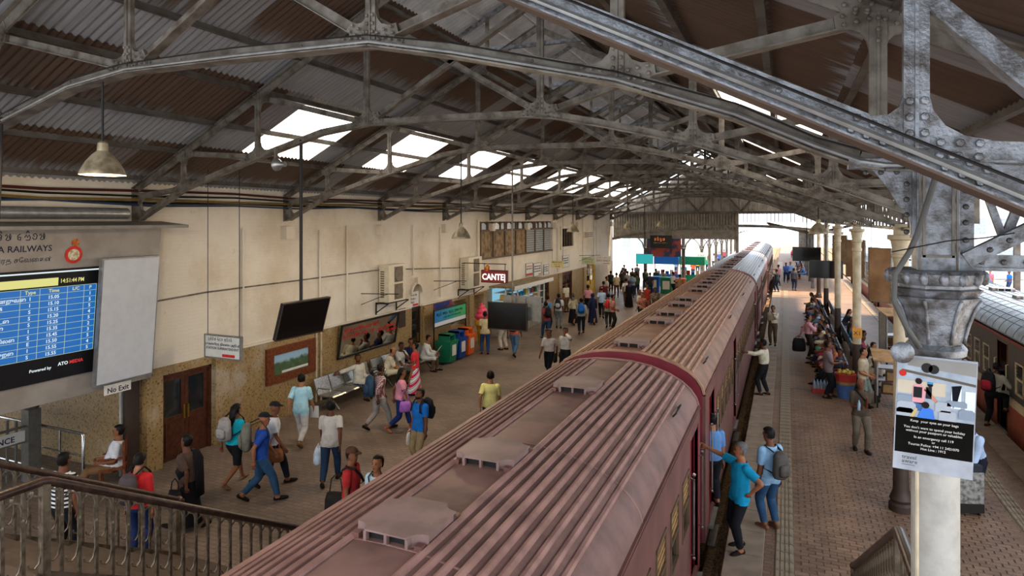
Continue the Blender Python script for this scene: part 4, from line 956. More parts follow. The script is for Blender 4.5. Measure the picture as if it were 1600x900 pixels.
# air conditioners
m_ac = M('ac_cream', '#c9bfa8', .5, var=.12); m_grl = M('ac_grille', '#6b5f52', .6)
def ac(y, z, w, h, lb):
    a = empty('air_conditioner', (-12.38, y, z)); tag(a, lb, 'air conditioner'); b = MB(); b.box((.03, -w / 2, 0), (.42, w / 2, h)); b.obj('casing', m_ac, a)
    for k in (.26, .73):
        g = MB(); g.lathe([(.001, .42), (h * .2, .42), (h * .2, .445), (h * .19, .45), (.001, .45)], (0, w * .08, h * k), 20, 'X', False)
        g.obj('fan_grille', m_grl, a); MB().box((.42, w * .08 - h * .21, h * k - h * .21), (.425, w * .08 + h * .21, h * k + h * .21)).obj('fan_panel', m_grl, a)
    for i in range(12): MB().box((.1, -w / 2 - .012, h * .12 + i * h * .062), (.24, -w / 2, h * .12 + i * h * .062 + h * .035)).obj('louvre', m_grl, a)
    b = MB(); b.box((0, -w / 2 - .15, -.04), (.5, -w / 2 - .11, 0)); b.box((0, w / 2 + .05, -.04), (.5, w / 2 + .09, 0)); b.box((.05, -w / 2 - .15, -.045), (.09, w / 2 + .09, -.005)); b.box((.38, -w / 2 - .15, -.045), (.42, w / 2 + .09, -.005)); b.beam((0, -w / 2 - .13, -.35), (.48, -w / 2 - .13, -.03), .03, .03); b.beam((0, w / 2 + .07, -.35), (.48, w / 2 + .07, -.03), .03, .03); b.box((0, -w / 2 - .15, -.4), (.03, -w / 2 - .11, 0)); b.box((0, w / 2 + .05, -.4), (.03, w / 2 + .09, 0)); b.obj('bracket', m_black, a)
    return a
ac(18.4, 2.58, 1.0, 1.22, 'tall cream twin-fan air conditioner unit above the wall mirror'); ac(24.3, 2.45, 1.25, 1.28, 'tall cream twin-fan air conditioner unit beside the canteen sign')
# window band, barred window, ventilator
wb_ = empty('window_1', (-12.45, 25.7, 3.55)); struct(wb_, 'long band of boarded and louvred windows with small arches over')
m_boardp = M('stained_board', '#8d7454', .7, scale=4, c2='#4f3c28'); m_louv = M('louvre_grey', '#8a8f90', .5)
w9 = 9.4 / 7
for i in range(7):
    y = i * w9
    if i in (4, 5, 6) and i != 6 or i == 6:
        for k in range(10): MB().box((0, y + .06, .06 + k * .118), (.04, y + w9 - .06, .06 + k * .118 + .09)).obj('louvre', m_louv, wb_)
    else: MB().box((0, y + .05, .03), (.03, y + w9 - .05, 1.24)).obj('board_panel', m_boardp, wb_)
    MB().box((0, y - .05, 0), (.09, y + .05, 1.65)).obj('mullion', M('window_brown', '#5d4c3a', .6), wb_)
for z in (0, 1.24): MB().box((0, -.05, z - .04), (.11, 9.45, z + .04)).obj('rail', M('window_brown'), wb_)
for i in range(13):
    y = i * .723; b = MB(); pts = [(y + .08, 1.3), (y + .64, 1.3), (y + .64, 1.5)] + [(y + .36 + .28 * math.cos(a), 1.42 + .17 * math.sin(a)) for a in (.6, 1.2, 1.57, 1.95, 2.55)] + [(y + .08, 1.5)]
    b.prism(pts, 0, .02, 'X').obj('arched_pane', M('pane_pale', '#b9c3cc', .3), wb_); MB().box((0, y - .04, 1.26), (.07, y + .04, 1.66)).obj('mullion', M('window_brown'), wb_)
MB().box((-.02, 0, .0), (-.01, 9.4, 1.65)).obj('backing', m_brownp, wb_)
w2 = empty('window_2', (-12.45, 36.8, 3.65)); struct(w2, 'dark barred window with pale surround high on the wall')
for i in range(5): MB().box((.03, .2 + i * .43, .05), (.07, .28 + i * .43, 1.05)).obj('bar', M('window_brown'), w2)
MB().box((-.02, 0, 0), (0, 2.2, 1.1)).obj('pane', m_glass, w2)
b = MB()
for y0, z0, y1, z1 in ((-.2, 1.1, 2.4, 1.25), (-.2, -.15, 2.4, 0), (-.2, 0, 0, 1.1), (2.2, 0, 2.4, 1.1)): b.box((0, y0, z0), (.13, y1, z1))
b.obj('surround', m_ww, w2)
vg = empty('wall_ventilator', (-12.4, 42.5, 4.27)); tag(vg, 'small pierced ventilator block high on the wall near the yellow door', 'ventilator')
MB().box((0, -1.1, -.22), (.05, 1.1, .22)).obj('block', m_ww, vg)
for i in range(5):
    for k in range(3): MB().box((.05, -.9 + i * .4, -.16 + k * .12), (.055, -.65 + i * .4, -.09 + k * .12)).obj('slot', m_brownp, vg)
# posters, notices
plate('film_poster', 'dark blue poster with red dragon-like swirl on the wall behind the bins', 'poster', (-12.31, 22.17, 1.78), 1.45, .62, M('poster_blue', '#20306a', .35, c2='#7a2f40', scale=3, lo=.5, hi=.6), [], rz=F90)
plate('dark_notice', 'narrow dark notice board between mirror and arched door', 'notice board', (-12.34, 19.3, 1.86), .42, .66, M('notice_brown', '#3b2d23', .5), [], rz=F90)
s = plate('arch_sign', 'white and red sign filling the arch over the narrow door', 'sign', (-12.45, 20.27, 2.4), .6, .55, m_sw, [], rz=F90)
for k_ in range(3): strokes_on(s, m_sink, -.26, .12 - .13 * k_, .085, words(7 - k_, 20 + k_))
bar(s, m_red, -.1, -.24, .26, -.17)
for nm, lb, y, w, z, h, ls in (('fare_notice', 'white notice with red heading above the canteen counter', 31.5, .95, 2.68, .65, 2), ('rule_notice', 'white text notice right of the red-headed notice', 32.7, 1.1, 2.6, .68, 3), ('small_notice', 'smaller framed white notice beside the Main Exit sign', 34.1, .8, 2.5, .55, 3), ('door_notice', 'white framed notice over the dark double door', 37.6, 1.2, 2.75, .7, 3)):
    s = plate(nm, lb, 'notice', (-12.36, y, z), w, h, m_sw, [], rz=F90, frame=m_zinc)
    for k_ in range(ls): strokes_on(s, m_red if nm == 'fare_notice' and k_ == 0 else m_sink, -w * .42, h * .22 - k_ * h * .2, h * .13, words(int(w * .84 / (h * .13 * .74)), int(y) + k_))
    if nm == 'fare_notice': bar(s, m_red, -w * .45, -h * .46, w * .45, -h * .3)
    if nm == 'rule_notice': bar(s, m_red, w * .15, -h * .42, w * .45, -h * .33)
# canteen lightbox
cs = plate('canteen_sign', 'red illuminated canteen sign with white letters standing out from the wall', 'sign', (-10.7, 23.4, 3.03), 1.07, .46, m_led('lightbox_red', '#a01c1c', .35), [], t=.16, frame=M('sign_maroon', '#4a1a18', .5))
text('lettering', 'CANTE|', .34, cs, m_led('lightbox_white', '#fff4ee', 1.6), (-.52, -.006, -.13), RX, 'LEFT', .002, .008, .86)
b = MB(); b.tube([(-.45, .08, .24), (-.45, .08, .5)], .015, 5); b.tube([(.45, .08, .24), (.45, .08, .5)], .015, 5); b.tube([(-1.4, .08, .5), (.5, .08, .5)], .018, 5); b.obj('hanging_bracket', m_black, cs)
MB().prism([(-.42, .2), (-.2, .22), (-.18, .38), (-.28, .52), (-.38, .36)], -.02, .0).obj('rooster_cutout', M('cutout_yellow', '#c99a2e', .5, c2='#a8302a', scale=9, lo=.45, hi=.55), cs)
s = plate('main_exit_sign', 'yellow hanging sign with Main Exit and red arrow', 'sign', (-11.33, 33, 2.9), .7, .36, m_sy, [('MAIN EXIT', 0, .06, .12, None)], hang=3.6); strokes_on(s, m_sink, -.2, -.04, .07, words(7, 31)); MB().prism([(-.14, -.11), (.08, -.11), (.08, -.085), (.16, -.125), (.08, -.165), (.08, -.14), (-.14, -.14)], -.006, 0).obj('arrow', m_red, s)
s = plate('exit_only_sign', 'white hanging sign with Exit Only in dark letters', 'sign', (-11.2, 42, 2.6), 1.05, .56, m_sw, [('EXIT ONLY', 0, -.1, .18, None)], hang=3.85); strokes_on(s, m_red, -.45, .12, .1, words(6, 41)); strokes_on(s, m_sink, .05, .12, .09, words(6, 42)); bar(s, m_red, .0, -.24, .42, -.2)
s = plate('pale_green_sign', 'pale green and white hanging sign left of the Exit Only sign', 'sign', (-11.95, 41.0, 2.6), .85, .46, M('sign_pale_green', '#b9bf9a', .5), [], hang=3.5); strokes_on(s, m_sink, -.34, .06, .09, words(10, 43)); strokes_on(s, m_sink, -.34, -.1, .07, words(12, 44))
# canteen counter and canopy
cc = empty('canteen_counter', (-12.4, 26.6, 0)); tag(cc, 'lit canteen counter with glass shelves under a flat canopy', 'counter')
MB().box((0, 0, 2.2), (1.25, 5.2, 2.28)).obj('canopy', M('canopy_dirty', '#8a7a60', .7, c2='#5c4d3a'), cc); MB().box((1.22, 0, 2.12), (1.27, 5.2, 2.3)).obj('fascia', m_sw, cc)
for y in (.1, 1.5, 2.9, 4.3, 5.1): MB().box((.75, y - .03, 0), (.81, y + .03, 2.2)).obj('post', m_sw, cc)
for z in (.9, 1.25, 1.6, 1.95): MB().box((.2, .1, z), (.75, 5.1, z + .02)).obj('shelf', m_sw, cc)
MB().box((.05, .1, 0), (.8, 5.1, .88)).obj('counter_front', M('counter_panel', '#8f8c86', .5), cc)
MB().box((.1, .1, .9), (.14, 5.1, 2.15)).obj('lit_back', m_led('cool_lit_panel', '#7fb4cc', .9), cc)
rg = random.Random(5)
for i in range(36):
    z = (.92, 1.27, 1.62)[i % 3]; y = .3 + (i // 3) * .4; h_ = rg.uniform(.15, .26); o = MB().box((.45, y - .12, z), (.62, y + .12, z + h_)).obj('packet', Mobj('printed_packet', .5), cc); slotcol(o, rg.choice(['#2b4f8f', '#1f7a9a', '#b8c4cc', '#245a3a', '#a03a30', '#c9a040']))
# steel benches
m_perf = M('perforated_steel', '#a9a9a6', .28, .85, scale=30, c2='#77756f')
def bench(x, y, n, lb):
    r = empty('steel_bench', (x, y, 0)); tag(r, lb, 'bench'); L = n * .62
    for i in range(n):
        y0 = i * .62 + .02; y1 = y0 + .58
        MB().sec((0, y0, 0), (0, y1, 0), [(.3, .42), (.28, .45), (.05, .43), (-.18, .44), (-.24, .5), (-.36, .86), (-.39, .87), (-.27, .48), (-.2, .415), (.05, .405)], (0, 0, 1)).obj('seat', m_perf, r)
    MB().box((-.06, 0, .34), (.02, L, .4)).obj('beam', m_black, r)
    for yy in (.3, L - .3):
        b = MB(); b.beam((-.02, yy, .36), (.28, yy, .02), .05, .04); b.beam((-.02, yy, .36), (-.3, yy, .02), .05, .04); b.obj('leg', m_chrome, r)
    for yy in (0, L): MB().tube([(-.25, yy, .5), (-.2, yy, .64), (.2, yy, .64), (.24, yy, .6), (.18, yy, .42)], .018, 6).obj('armrest', m_chrome, r, smooth='auto')
    return r
def sec_fix(o): pass
bench(-11.7, 14.35, 4, 'steel bench with empty seats nearest the picture frame'); bench(-11.75, 17.05, 5, 'steel bench full of waiting men below the mirror')
# recycling bins and banner
bs_ = empty('bin_stand', (-11.85, 20.65, 0)); tag(bs_, 'black framed stand with teal and green banner over the recycling bins', 'bin stand')
b = MB()
for y in (0, 2.55): b.box((-.02, y - .02, 0), (.02, y + .02, 1.98))
for z in (1.33, 1.95): b.box((-.02, 0, z - .02), (.02, 2.55, z + .02))
b.box((-.3, 0, .02), (.38, .05, .06)); b.box((-.3, 2.5, .02), (.38, 2.55, .06)); b.box((.34, 0, .02), (.38, 2.55, .06)); b.obj('frame', m_black, bs_)
def m_ban():
    m = bpy.data.materials.new('banner_teal_green'); t = NT(m); g = t.n('ShaderNodeTexCoord').outputs['Generated']; sx = t.n('ShaderNodeSeparateXYZ'); t.l(g, sx.inputs[0]); nz = t.noise(t.co(), 3, 4)
    c = t.mix(t.ramp(t.math('ADD', sx.outputs[1], t.math('MULTIPLY', nz, .2)), .1, 1.0), C('#0f6fae'), C('#2f9a5a')); c = t.mix(t.ramp(sx.outputs[2], .24, .26), C('#c6cccf'), c); t.bsdf(c, .4); return m
MB().box((-.01, .03, 1.35), (.015, 2.52, 1.93)).obj('banner', m_ban(), bs_)
stroke_line(bs_, m_sink, .018, .15, 1.73, .13, words(22, 51), 0); stroke_line(bs_, m_sink, .018, .7, 1.6, .08, words(24, 52), 0)
def binn(y, colr, lb):
    r = empty('litter_bin', (-11.55, y, 0)); tag(r, lb, 'litter bin'); mt = Mobj('bin_plastic', .4, .1)
    b = MB(); b.add([(-.24, -.24, .06), (.24, -.24, .06), (.24, .24, .06), (-.24, .24, .06), (-.31, -.3, .8), (.31, -.3, .8), (.31, .3, .8), (-.31, .3, .8)], [(0, 3, 2, 1), (4, 5, 6, 7), (0, 1, 5, 4), (1, 2, 6, 5), (2, 3, 7, 6), (3, 0, 4, 7)]); o = b.obj('body', mt, r); slotcol(o, colr)
    b = MB(); b.box((-.33, -.32, .78), (.33, .32, .84)); o = b.obj('rim', mt, r); slotcol(o, colr)
    b = MB(); b.box((-.22, -.24, .84), (.22, -.17, 1.08)); b.box((-.22, .17, .84), (.22, .24, 1.08)); b.box((-.22, -.24, 1.02), (.22, .24, 1.08)); b.box((-.24, -.24, .84), (-.2, .24, 1.08)); o = b.obj('hood', mt, r); slotcol(o, colr)
    MB().box((.29, -.15, .3), (.3, .15, .72)).obj('label_sheet', m_sw, r)
binn(21.1, '#1d6b4e', 'green recycling bin under the teal banner'); binn(21.85, '#1e3f86', 'blue recycling bin between the green and the orange bin'); binn(22.6, '#d8622a', 'orange recycling bin with white label under the teal banner')
# ice cream cone
ic = empty('ice_cream_model', (-11.39, 23.75, 0)); tag(ic, 'giant ice cream cone model with pink swirl on a yellow cone', 'model')
MB().lathe([(.05, 0), (.13, .1), (.2, .8), (.26, 1.0), (.3, 1.03), (.31, 1.2), (.27, 1.22)], n=18).obj('cone', M('cone_yellow', '#c9922a', .45), ic, smooth='auto')
b = MB(); pts = []; rs_ = []
for i in range(64): 
    f = i / 63; a = f * 2 * PI * 4.2; r = .2 * (1 - f) ** .8; pts.append((r * math.cos(a), r * math.sin(a), 1.27 + f * .66)); rs_.append(.13 * (1 - f) ** .7 + .012)
b.tube(pts, rs_, 8); b.obj('swirl', M('swirl_pink', '#d2455e', .35, var=.15), ic, smooth=True)
MB().lathe([(.24, 1.2), (.2, 1.6), (.02, 1.9)], n=12).obj('core', M('swirl_pink'), ic)
# hanging screens
def screen(name, loc, rot, w, h, lb, top, back=False, mat=None):
    s = empty(name, loc); tag(s, lb, 'screen'); s.rotation_euler = rot
    MB().box((-w / 2, 0, -h / 2), (w / 2, .06, h / 2)).obj('casing', m_black if not back else M('tv_grey_back', '#7a7976', .5), s)
    if not back:
        MB().box((-w / 2 + .02, -.008, -h / 2 + .02), (w / 2 - .02, 0, h / 2 - .02)).obj('glass', mat or M('screen_glass', '#141110', .12, 0, .1), s)
        b = MB()
        for x0, z0, x1, z1 in ((-w / 2, h / 2 - .015, w / 2, h / 2 + .01), (-w / 2, -h / 2 - .01, w / 2, -h / 2 + .015)): b.box((x0, -.012, z0), (x1, .02, z1))
        b.box((-w / 2, -.012, -h / 2), (-w / 2 + .015, .02, h / 2)); b.box((w / 2 - .015, -.012, -h / 2), (w / 2, .02, h / 2)); b.obj('bezel', M('bezel_bronze', '#4a3d30', .4, .4), s)
    else:
        b = MB(); b.box((-w * .2, -.05, -h * .35), (w * .25, 0, h * .2)); b.box((w * .05, -.08, -h * .1), (w * .12, -.05, h * .45)); b.obj('back_mount', M('tv_grey_back'), s)
    return s
screen('hanging_screen', (-8.0, 9.26, H - 1.78), (0, 0, R(90 - 6)), 1.15, .68, 'dark screen hung on a pole beside the framed picture wall', 1.4); bpy.data.objects['hanging_screen'].rotation_euler = Matrix.Rotation(R(86), 3, 'Z').to_4x4().to_3x3().to_euler(); bpy.data.objects['hanging_screen'].rotation_euler = (Matrix.Rotation(R(86), 3, 'Z') @ Matrix.Rotation(R(17), 3, 'X')).to_euler()
hs = bpy.data.objects['hanging_screen']; im = (Matrix.Translation(hs.location) @ hs.rotation_euler.to_matrix().to_4x4()).inverted()
MB().tube([im @ Vector((-8.06, 9.26, H - 1.8)), im @ Vector((-8.06, 9.26, H + 1.44))], .03, 8).obj('pole', m_cable, hs)
screen('hanging_screen', (-7.75, 17.9, 2.38), (0, 0, 0), 1.28, .82, 'dark bronze-framed screen hung over the walkway by the ice cream model', 1)
screen('hanging_screen', (-7.45, 18.35, 2.58), (0, 0, 0), 1.25, .75, 'grey back of a screen hung behind the bronze-framed screen', 1, True); MB().box((-.2, -.42, .0), (-.1, .02, .06)).obj('mount_arm', m_steel, bpy.data.objects['hanging_screen.002'])
o = MB().tube([(-7.6, 17.96, 2.4), (-7.6, 17.96, H + 1.6)], .028, 8).obj('screen_pole', m_steel, None); tag(o, 'long steel pole carrying the pair of back to back screens', 'pole')
# pendant lamps
m_shade = M('enamel_shade', '#a89a7e', .45, .3, scale=6, c2='#6c5f4a'); m_bulb = m_led('warm_bulb', '#ffdca8', 6.0)
def pendant(x, y, zb, zt, lb, w=.23, e=300, on=True):
    p = empty('pendant_lamp', (x, y, zb)); tag(p, lb, 'pendant lamp', 'bell shaped pendant lamps')
    MB().lathe([(w, 0), (w * 1.01, .01), (w * .93, .06), (w * .72, .15), (w * .45, .23), (w * .25, .27), (w * .22, .36), (w * .12, .38), (w * .11, .37), (w * .2, .25), (w * .42, .21), (w * .68, .13), (w * .9, .05), (w * .97, .005)], n=24, cap=False).obj('shade', m_shade, p, smooth='auto')
    MB().tube([(0, 0, .36), (0, 0, zt - zb)], .014, 6).obj('rod', m_cable, p); MB().ell((0, 0, .13), (.05, .05, .07), 10, 8).obj('bulb', m_bulb, p, smooth=True)
    l = bpy.data.lights.new('lamp_light', 'POINT'); l.energy = e; l.color = (1, .78, .5); l.shadow_soft_size = .06
    lo = bpy.data.objects.new('lamp_light', l); col.objects.link(lo); lo.parent = p; lo.location = (0, 0, -.02)
for n, lb in ((0, 'bell pendant lamp on a short rod over the departure board side'), (2, 'bell pendant lamp on a long rod in front of the canteen wall'), (4, 'bell pendant lamp before the louvred windows'), (6, 'bell pendant lamp hanging before the far gable'), (8, 'bell pendant lamp hanging furthest along, by the louvred gable')):
    pendant(-7.08, TY[n], (H + .5) if n == 0 else H - .45, H + 1.6, lb)
pendant(.75, TY[3], H - .36, H + .4, 'yellowed bell pendant lamp over the island platform', e=60)
sl = empty('floodlight', (-8.55, TY[1] - .1, H + 1.0)); tag(sl, 'small grey floodlight clamped under the truss near the screen pole', 'floodlight')
MB().lathe([(.12, 0), (.11, .05), (.05, .12), (.045, .22)], n=16, axis='X').obj('reflector', m_zinc, sl, smooth='auto'); MB().box((-.02, -.03, .05), (.02, .03, .3)).obj('clamp', m_steel, sl)
# cables and pipes on the wall
rc = random.Random(9)
for i, (c_, z, xx) in enumerate((('#1c1a19', H + .38, -12.3), ('#2a3c55', H + .33, -12.25), ('#6d5a32', H + .43, -12.25), ('#1c1a19', H + .52, -12.28), ('#4a2622', H + .6, -12.3))):
    pts = [(xx + rc.uniform(-.02, .02), 3 + k * 2.2, z + rc.uniform(-.05, .04)) for k in range(21)]
    o = MB().tube(pts, .022 if i % 2 else .03, 6).obj('wall_cable', Mobj('cable_sheath', .5)); slotcol(o, c_); tag(o, ('thick black', 'blue', 'tan', 'upper black', 'dull red')[i] + ' cable running along the top of the wall', 'cable')
for i, (y, z0, z1) in enumerate(((14.8, 0.1, 2.1), (15.0, .1, 2.1), (12.1, 2.2, 5.1), (14.95, 2.2, 5.0), (16.2, 2.2, 5.1), (20.0, 3.3, 5.1), (22.0, 2.3, 5.0), (25.3, 2.3, 5.3), (36.0, 2.2, 5.2))):
    o = MB().tube([(-12.33, y, z0), (-12.33, y, z1)], .03, 8).obj('wall_pipe', m_ww if i > 1 else m_cream); tag(o, ('pale vertical pipe on the dado closest to the picture frame', 'pale vertical pipe on the dado beside the bench end', 'pale vertical pipe high above the superintendent sign', 'pale vertical pipe above the gap between picture and mirror', 'pale vertical pipe above the mirror end', 'pale vertical pipe above the arched door', 'pale vertical pipe above the blue poster', 'pale vertical pipe beside the boarded windows', 'pale vertical pipe beside the barred window')[i], 'pipe')
o = MB().tube([(-12.34, 9.5, 3.55), (-12.34, 11, 3.62), (-12.34, 18, 3.64), (-12.34, 24, 3.3)], .02, 6).obj('wall_conduit', m_steel); tag(o, 'thin grey conduit running level across the limewashed wall', 'conduit')
for y in (17.0, 21.6, 25.1, 40.5):
    o = MB(); o.tube([(-12.4, y, 2.95), (-11.0, y, 3.0)], .014, 5); o.tube([(-12.4, y, 2.6), (-11.4, y, 2.98)], .01, 5); o = o.obj('wall_bracket', m_black); tag(o, 'thin black iron bracket arm standing out from the wall ' + {17.0: 'over the mirror', 21.6: 'over the blue poster', 25.1: 'past the canteen sign', 40.5: 'before the yellow door'}[y], 'bracket')
# entrance gate
gt = empty('entrance_gate', (-14.15, 8.3, 0)); tag(gt, 'grey iron entrance gate with Entrance plate and ornate cap post', 'gate')
m_gate = M('gate_grey', '#6d6a64', .5, .4, scale=8)
b = MB(); b.box((-.12, -.12, 0), (.12, .12, 1.45)); b.lathe([(.12, 1.45), (.22, 1.62), (.25, 1.7), (.2, 1.8), (.1, 1.86), (.08, 1.92), (.11, 1.98), (.08, 2.04), (.01, 2.06)], n=8); b.obj('post', m_gate, gt)
for i in range(13): MB().box((-.02, -.3 - i * .16, .1), (.02, -.26 - i * .16, 1.28 + .05 * (i % 2))).obj('picket', m_gate, gt)
for z in (.25, 1.1, .8): MB().box((-.015, -2.4, z), (.015, -.1, z + .05)).obj('rail', m_gate, gt)
g = MB().box((.02, -2.2, .84), (.04, -.14, 1.06)).obj('name_plate', m_sw, gt); text('lettering', 'නි-ENTRANCE'[3:], .16, gt, m_sink, (.042, -1.15, .88), RB, 'LEFT', .001, .003)
hr = empty('steel_barrier', (-12.85, 8.5, 0)); tag(hr, 'shiny steel tube queue barrier in the entrance passage', 'barrier')
MB().tube([(0, 0, 0), (0, 0, 1.0), (-.03, 0, 1.04), (-3.2, .05, 1.04)], .03, 8).obj('top_rail', m_chrome, hr, smooth='auto'); MB().tube([(0, 0, .6), (-3.2, .05, .6)], .018, 6).obj('middle_rail', m_chrome, hr); MB().tube([(0, 0, .15), (-3.2, .05, .15)], .018, 6).obj('lower_rail', m_chrome, hr)
for x in (-.75, -1.9): MB().tube([(x, 0.02, 0), (x, .02, 1.02)], .022, 6).obj('upright', m_chrome, hr)
hc = empty('wooden_chair', (-12.2, 8.66, 0), -R(222)); tag(hc, 'brown wooden chair with arms under the guard', 'chair')
MB().box((-.22, -.22, .42), (.22, .22, .46)).obj('seat', m_red_wood, hc)
for x in (-.2, .2):
    for y in (-.2, .2): MB().box((x - .02, y - .02, 0), (x + .02, y + .02, .42 if y > 0 else .95)).obj('leg', m_red_wood, hc)
    MB().box((x - .025, -.2, .63), (x + .025, .2, .66)).obj('arm', m_red_wood, hc)
MB().box((-.2, -.22, .6), (.2, -.19, .92)).obj('backrest', m_red_wood, hc)
# X1 plate, hanging boards, screens of the island platform
plate('platform_plate', 'orange X1 plate strapped to the cream column', 'sign', (2.0, TY[4] - .14, 1.85), .26, .3, M('plate_orange', '#c98a2c', .5), [('X1', 0, -.06, .17, m_sink)])
for i, (x, y, z, w, h, lb) in enumerate(((2.36, 20.2, 3.78, .66, 1.45, 'brown banner board hung at an angle beside the X1 column'), (2.45, 28.0, 3.8, .8, 1.4, 'brown banner board hung between the island platform columns'), (2.45, 36, 3.8, .8, 1.4, 'brown banner board hung furthest along the island platform'))):
    s = plate('banner_board', lb, 'board', (x, y, z), w, h, M('banner_brown', '#8a6f55', .6, scale=1.5, c2='#6d5038'), [], rz=-R(45), t=.05, hang=1.75, frame=m_steel)
for x, y, z, w, lb in ((1.7, 33, 3.0, 1.4, 'black hanging screen behind the second cream column'), (1.1, 41, 3.3, 1.5, 'black hanging screen over the seated crowd')):
    s = screen('hanging_screen', (x, y, z), (0, 0, 0), w, .8, lb, 1); MB().tube([(0, .03, .4), (0, .03, 3.4)], .025, 6).obj('hanger', m_cable, s)
# vendor carts, baskets
m_card = M('cardboard', '#9a7a52', .8, scale=6, c2='#7c5f3c')
def cart(x, y, lb, h=1.5, rz=0):
    r = empty('vendor_cart', (x, y, 0), rz); tag(r, lb, 'vendor cart')
    MB().box((-.4, -.25, .35), (-.36, .3, h)).obj('side_board', M('board_grey', '#8d8d8a', .6), r)
    for z in (.4, .75, 1.1): MB().box((-.36, -.25, z), (.45, .3, z + .03)).obj('shelf', m_doorw, r)
    b = MB(); b.add([(-.5, -.4, h - .05), (.5, -.4, h - .12), (.5, .35, h + .1), (-.5, .35, h + .15), (-.5, -.4, h - .02), (.5, -.4, h - .09), (.5, .35, h + .13), (-.5, .35, h + .18)], [(0, 3, 2, 1), (4, 5, 6, 7), (0, 1, 5, 4), (1, 2, 6, 5), (2, 3, 7, 6), (3, 0, 4, 7)]); b.obj('cardboard_lid', m_card, r)
    for i, (bx, bz) in enumerate(((-.1, .43), (.2, .43), (0, .78), (.2, .78))): MB().box((bx - .13, -.15, bz), (bx + .12, .2, bz + .22)).obj('carton', m_card, r)
    for sx in (-.38, .43):
        for sy in (-.22, .27): MB().box((sx - .02, sy - .02, 0), (sx + .02, sy + .02, h)).obj('leg', m_black, r)
    return r
cart(2.75, 21.0, 'wooden vendor cart with cardboard lid and grey side board', 1.4); cart(3.62, 27.0, 'tall vendor cart with tilted cardboard lid behind the X1 column', 1.9, R(20))
bk = empty('fruit_basket', (1.63, 21.6, 0)); tag(bk, 'blue tub and red crate of yellow fruit at the foot of the X1 column', 'fruit basket')
MB().lathe([(.2, 0), (.26, .4)], n=14).obj('tub', M('tub_blue', '#4c6da0', .5), bk, smooth='auto'); MB().lathe([(.25, .4), (.27, .42), (.28, .5)], n=14).obj('mat', m_card, bk); MB().lathe([(.28, .5), (.3, .72), (.28, .72)], n=14).obj('crate', M('crate_red', '#a8322a', .5), bk)
for i in range(14): MB().ell((.2 * math.cos(i * 2.4) * (i / 14) ** .5, .2 * math.sin(i * 2.4) * (i / 14) ** .5, .75 + .03 * (i % 2)), (.06, .06, .05), 6, 4).obj('fruit', M('fruit_yellow', '#c2a23e', .5), bk, smooth=True)
wt = empty('bottle_tray', (1.05, 22.05, 0)); tag(wt, 'red tray full of clear water bottles on the floor', 'tray'); MB().box((-.3, -.25, 0), (.3, .25, .12)).obj('tray', M('crate_red'), wt)
for i in range(18): MB().lathe([(.035, .12), (.035, .26), (.015, .3), (.015, .33)], (-.24 + (i % 6) * .095, -.17 + (i // 6) * .17, 0), 8).obj('bottle', M('bottle_clear', '#8fa6bd', .15), wt)
# far end: kiosks, signs, columns beyond the gable
def post(x, y, lb, h=4.2):
    r = empty('far_column', (x, y, 0)); tag(r, lb, 'column'); MB().lathe([(.22, 0), (.22, .5), (.15, .6), (.13, h - 1.2), (.2, h - 1.1), (.13, h - 1.0), (.13, h)], n=12).obj('shaft', m_purl, r, smooth='auto')
    for s in (-1, 1):
        pts = [(s * (.1 + 1.5 * (1 - math.cos(a))), 0, h - 1.2 + 1.2 * math.sin(a)) for a in (0, .4, .8, 1.2, 1.57)]
        MB().tube(pts, .05, 6).obj('arch_brace', m_purl, r)
post(-10.1, 50.5, 'dark iron column with arched braces by the crowd at the exit'); post(-7.2, 50.5, 'dark iron column with arched braces by the kiosks')
for i in range(7): post(-6.6 + .1 * i, 57 + i * 5, 'slim iron column of the canopy row beside the outer track', 3.9)
for o in [x for x in bpy.data.objects if x.get('label') == 'slim iron column of the canopy row beside the outer track']: o['group'] = 'canopy columns beyond the gable'
s = screen('advert_screen', (-9.75, 48.45, 2.35), (0, 0, 0), 1.3, .75, 'bright teal advertising screen at the far exit', 1, mat=m_led('advert_teal', '#1fa6a8', .9)); MB().tube([(0, .03, .37), (0, .03, 4.1)], .03, 6).obj('hanger', m_cable, s)
s = plate('notice_screen', 'hanging dark notice with orange lettering at the far end', 'sign', (-8.55, 48.5, 3.65), 1.6, .95, m_black, [], hang=2.5); strokes_on(s, m_led('led_orange', '#e0703a', .9), -.5, .08, .26, words(4, 61)); strokes_on(s, m_sw, -.55, -.12, .09, words(16, 62))
plate('advert_board', 'dark blue and red advertising board behind the orange notice', 'board', (-8.65, 50.345, 3.3), 2.6, 1.7, M('advert_dark', '#2a3350', .5, c2='#8a3a30', scale=1.2, lo=.5, hi=.55), [])
for x, c_, lb in ((-8.75, '#2460a8', 'blue fronted kiosk at the far end'), (-6.75, '#1f8a66', 'green fronted kiosk at the far end')):
    k = empty('kiosk', (x, 52, 0)); tag(k, lb, 'kiosk'); o = MB().box((-.95, 0, 0), (.95, .8, .95)).obj('counter', Mobj('bin_plastic'), k); slotcol(o, c_); o = MB().box((-.95, -.1, 1.75), (.95, .8, 2.4)).obj('fascia', Mobj('bin_plastic'), k); slotcol(o, c_)
    for sx in (-.9, .9): MB().box((sx - .04, .0, .95), (sx + .04, .08, 1.75)).obj('post', m_sw, k)
    for i in range(5): o = MB().box((-.8 + i * .35, .15, .95), (-.55 + i * .35, .45, 1.2 + .1 * (i % 2))).obj('goods', Mobj('printed_packet', .5), k); slotcol(o, ('#b8c4cc', '#a03a30', '#2b4f8f', '#d0c8b0', '#c06a90')[i])
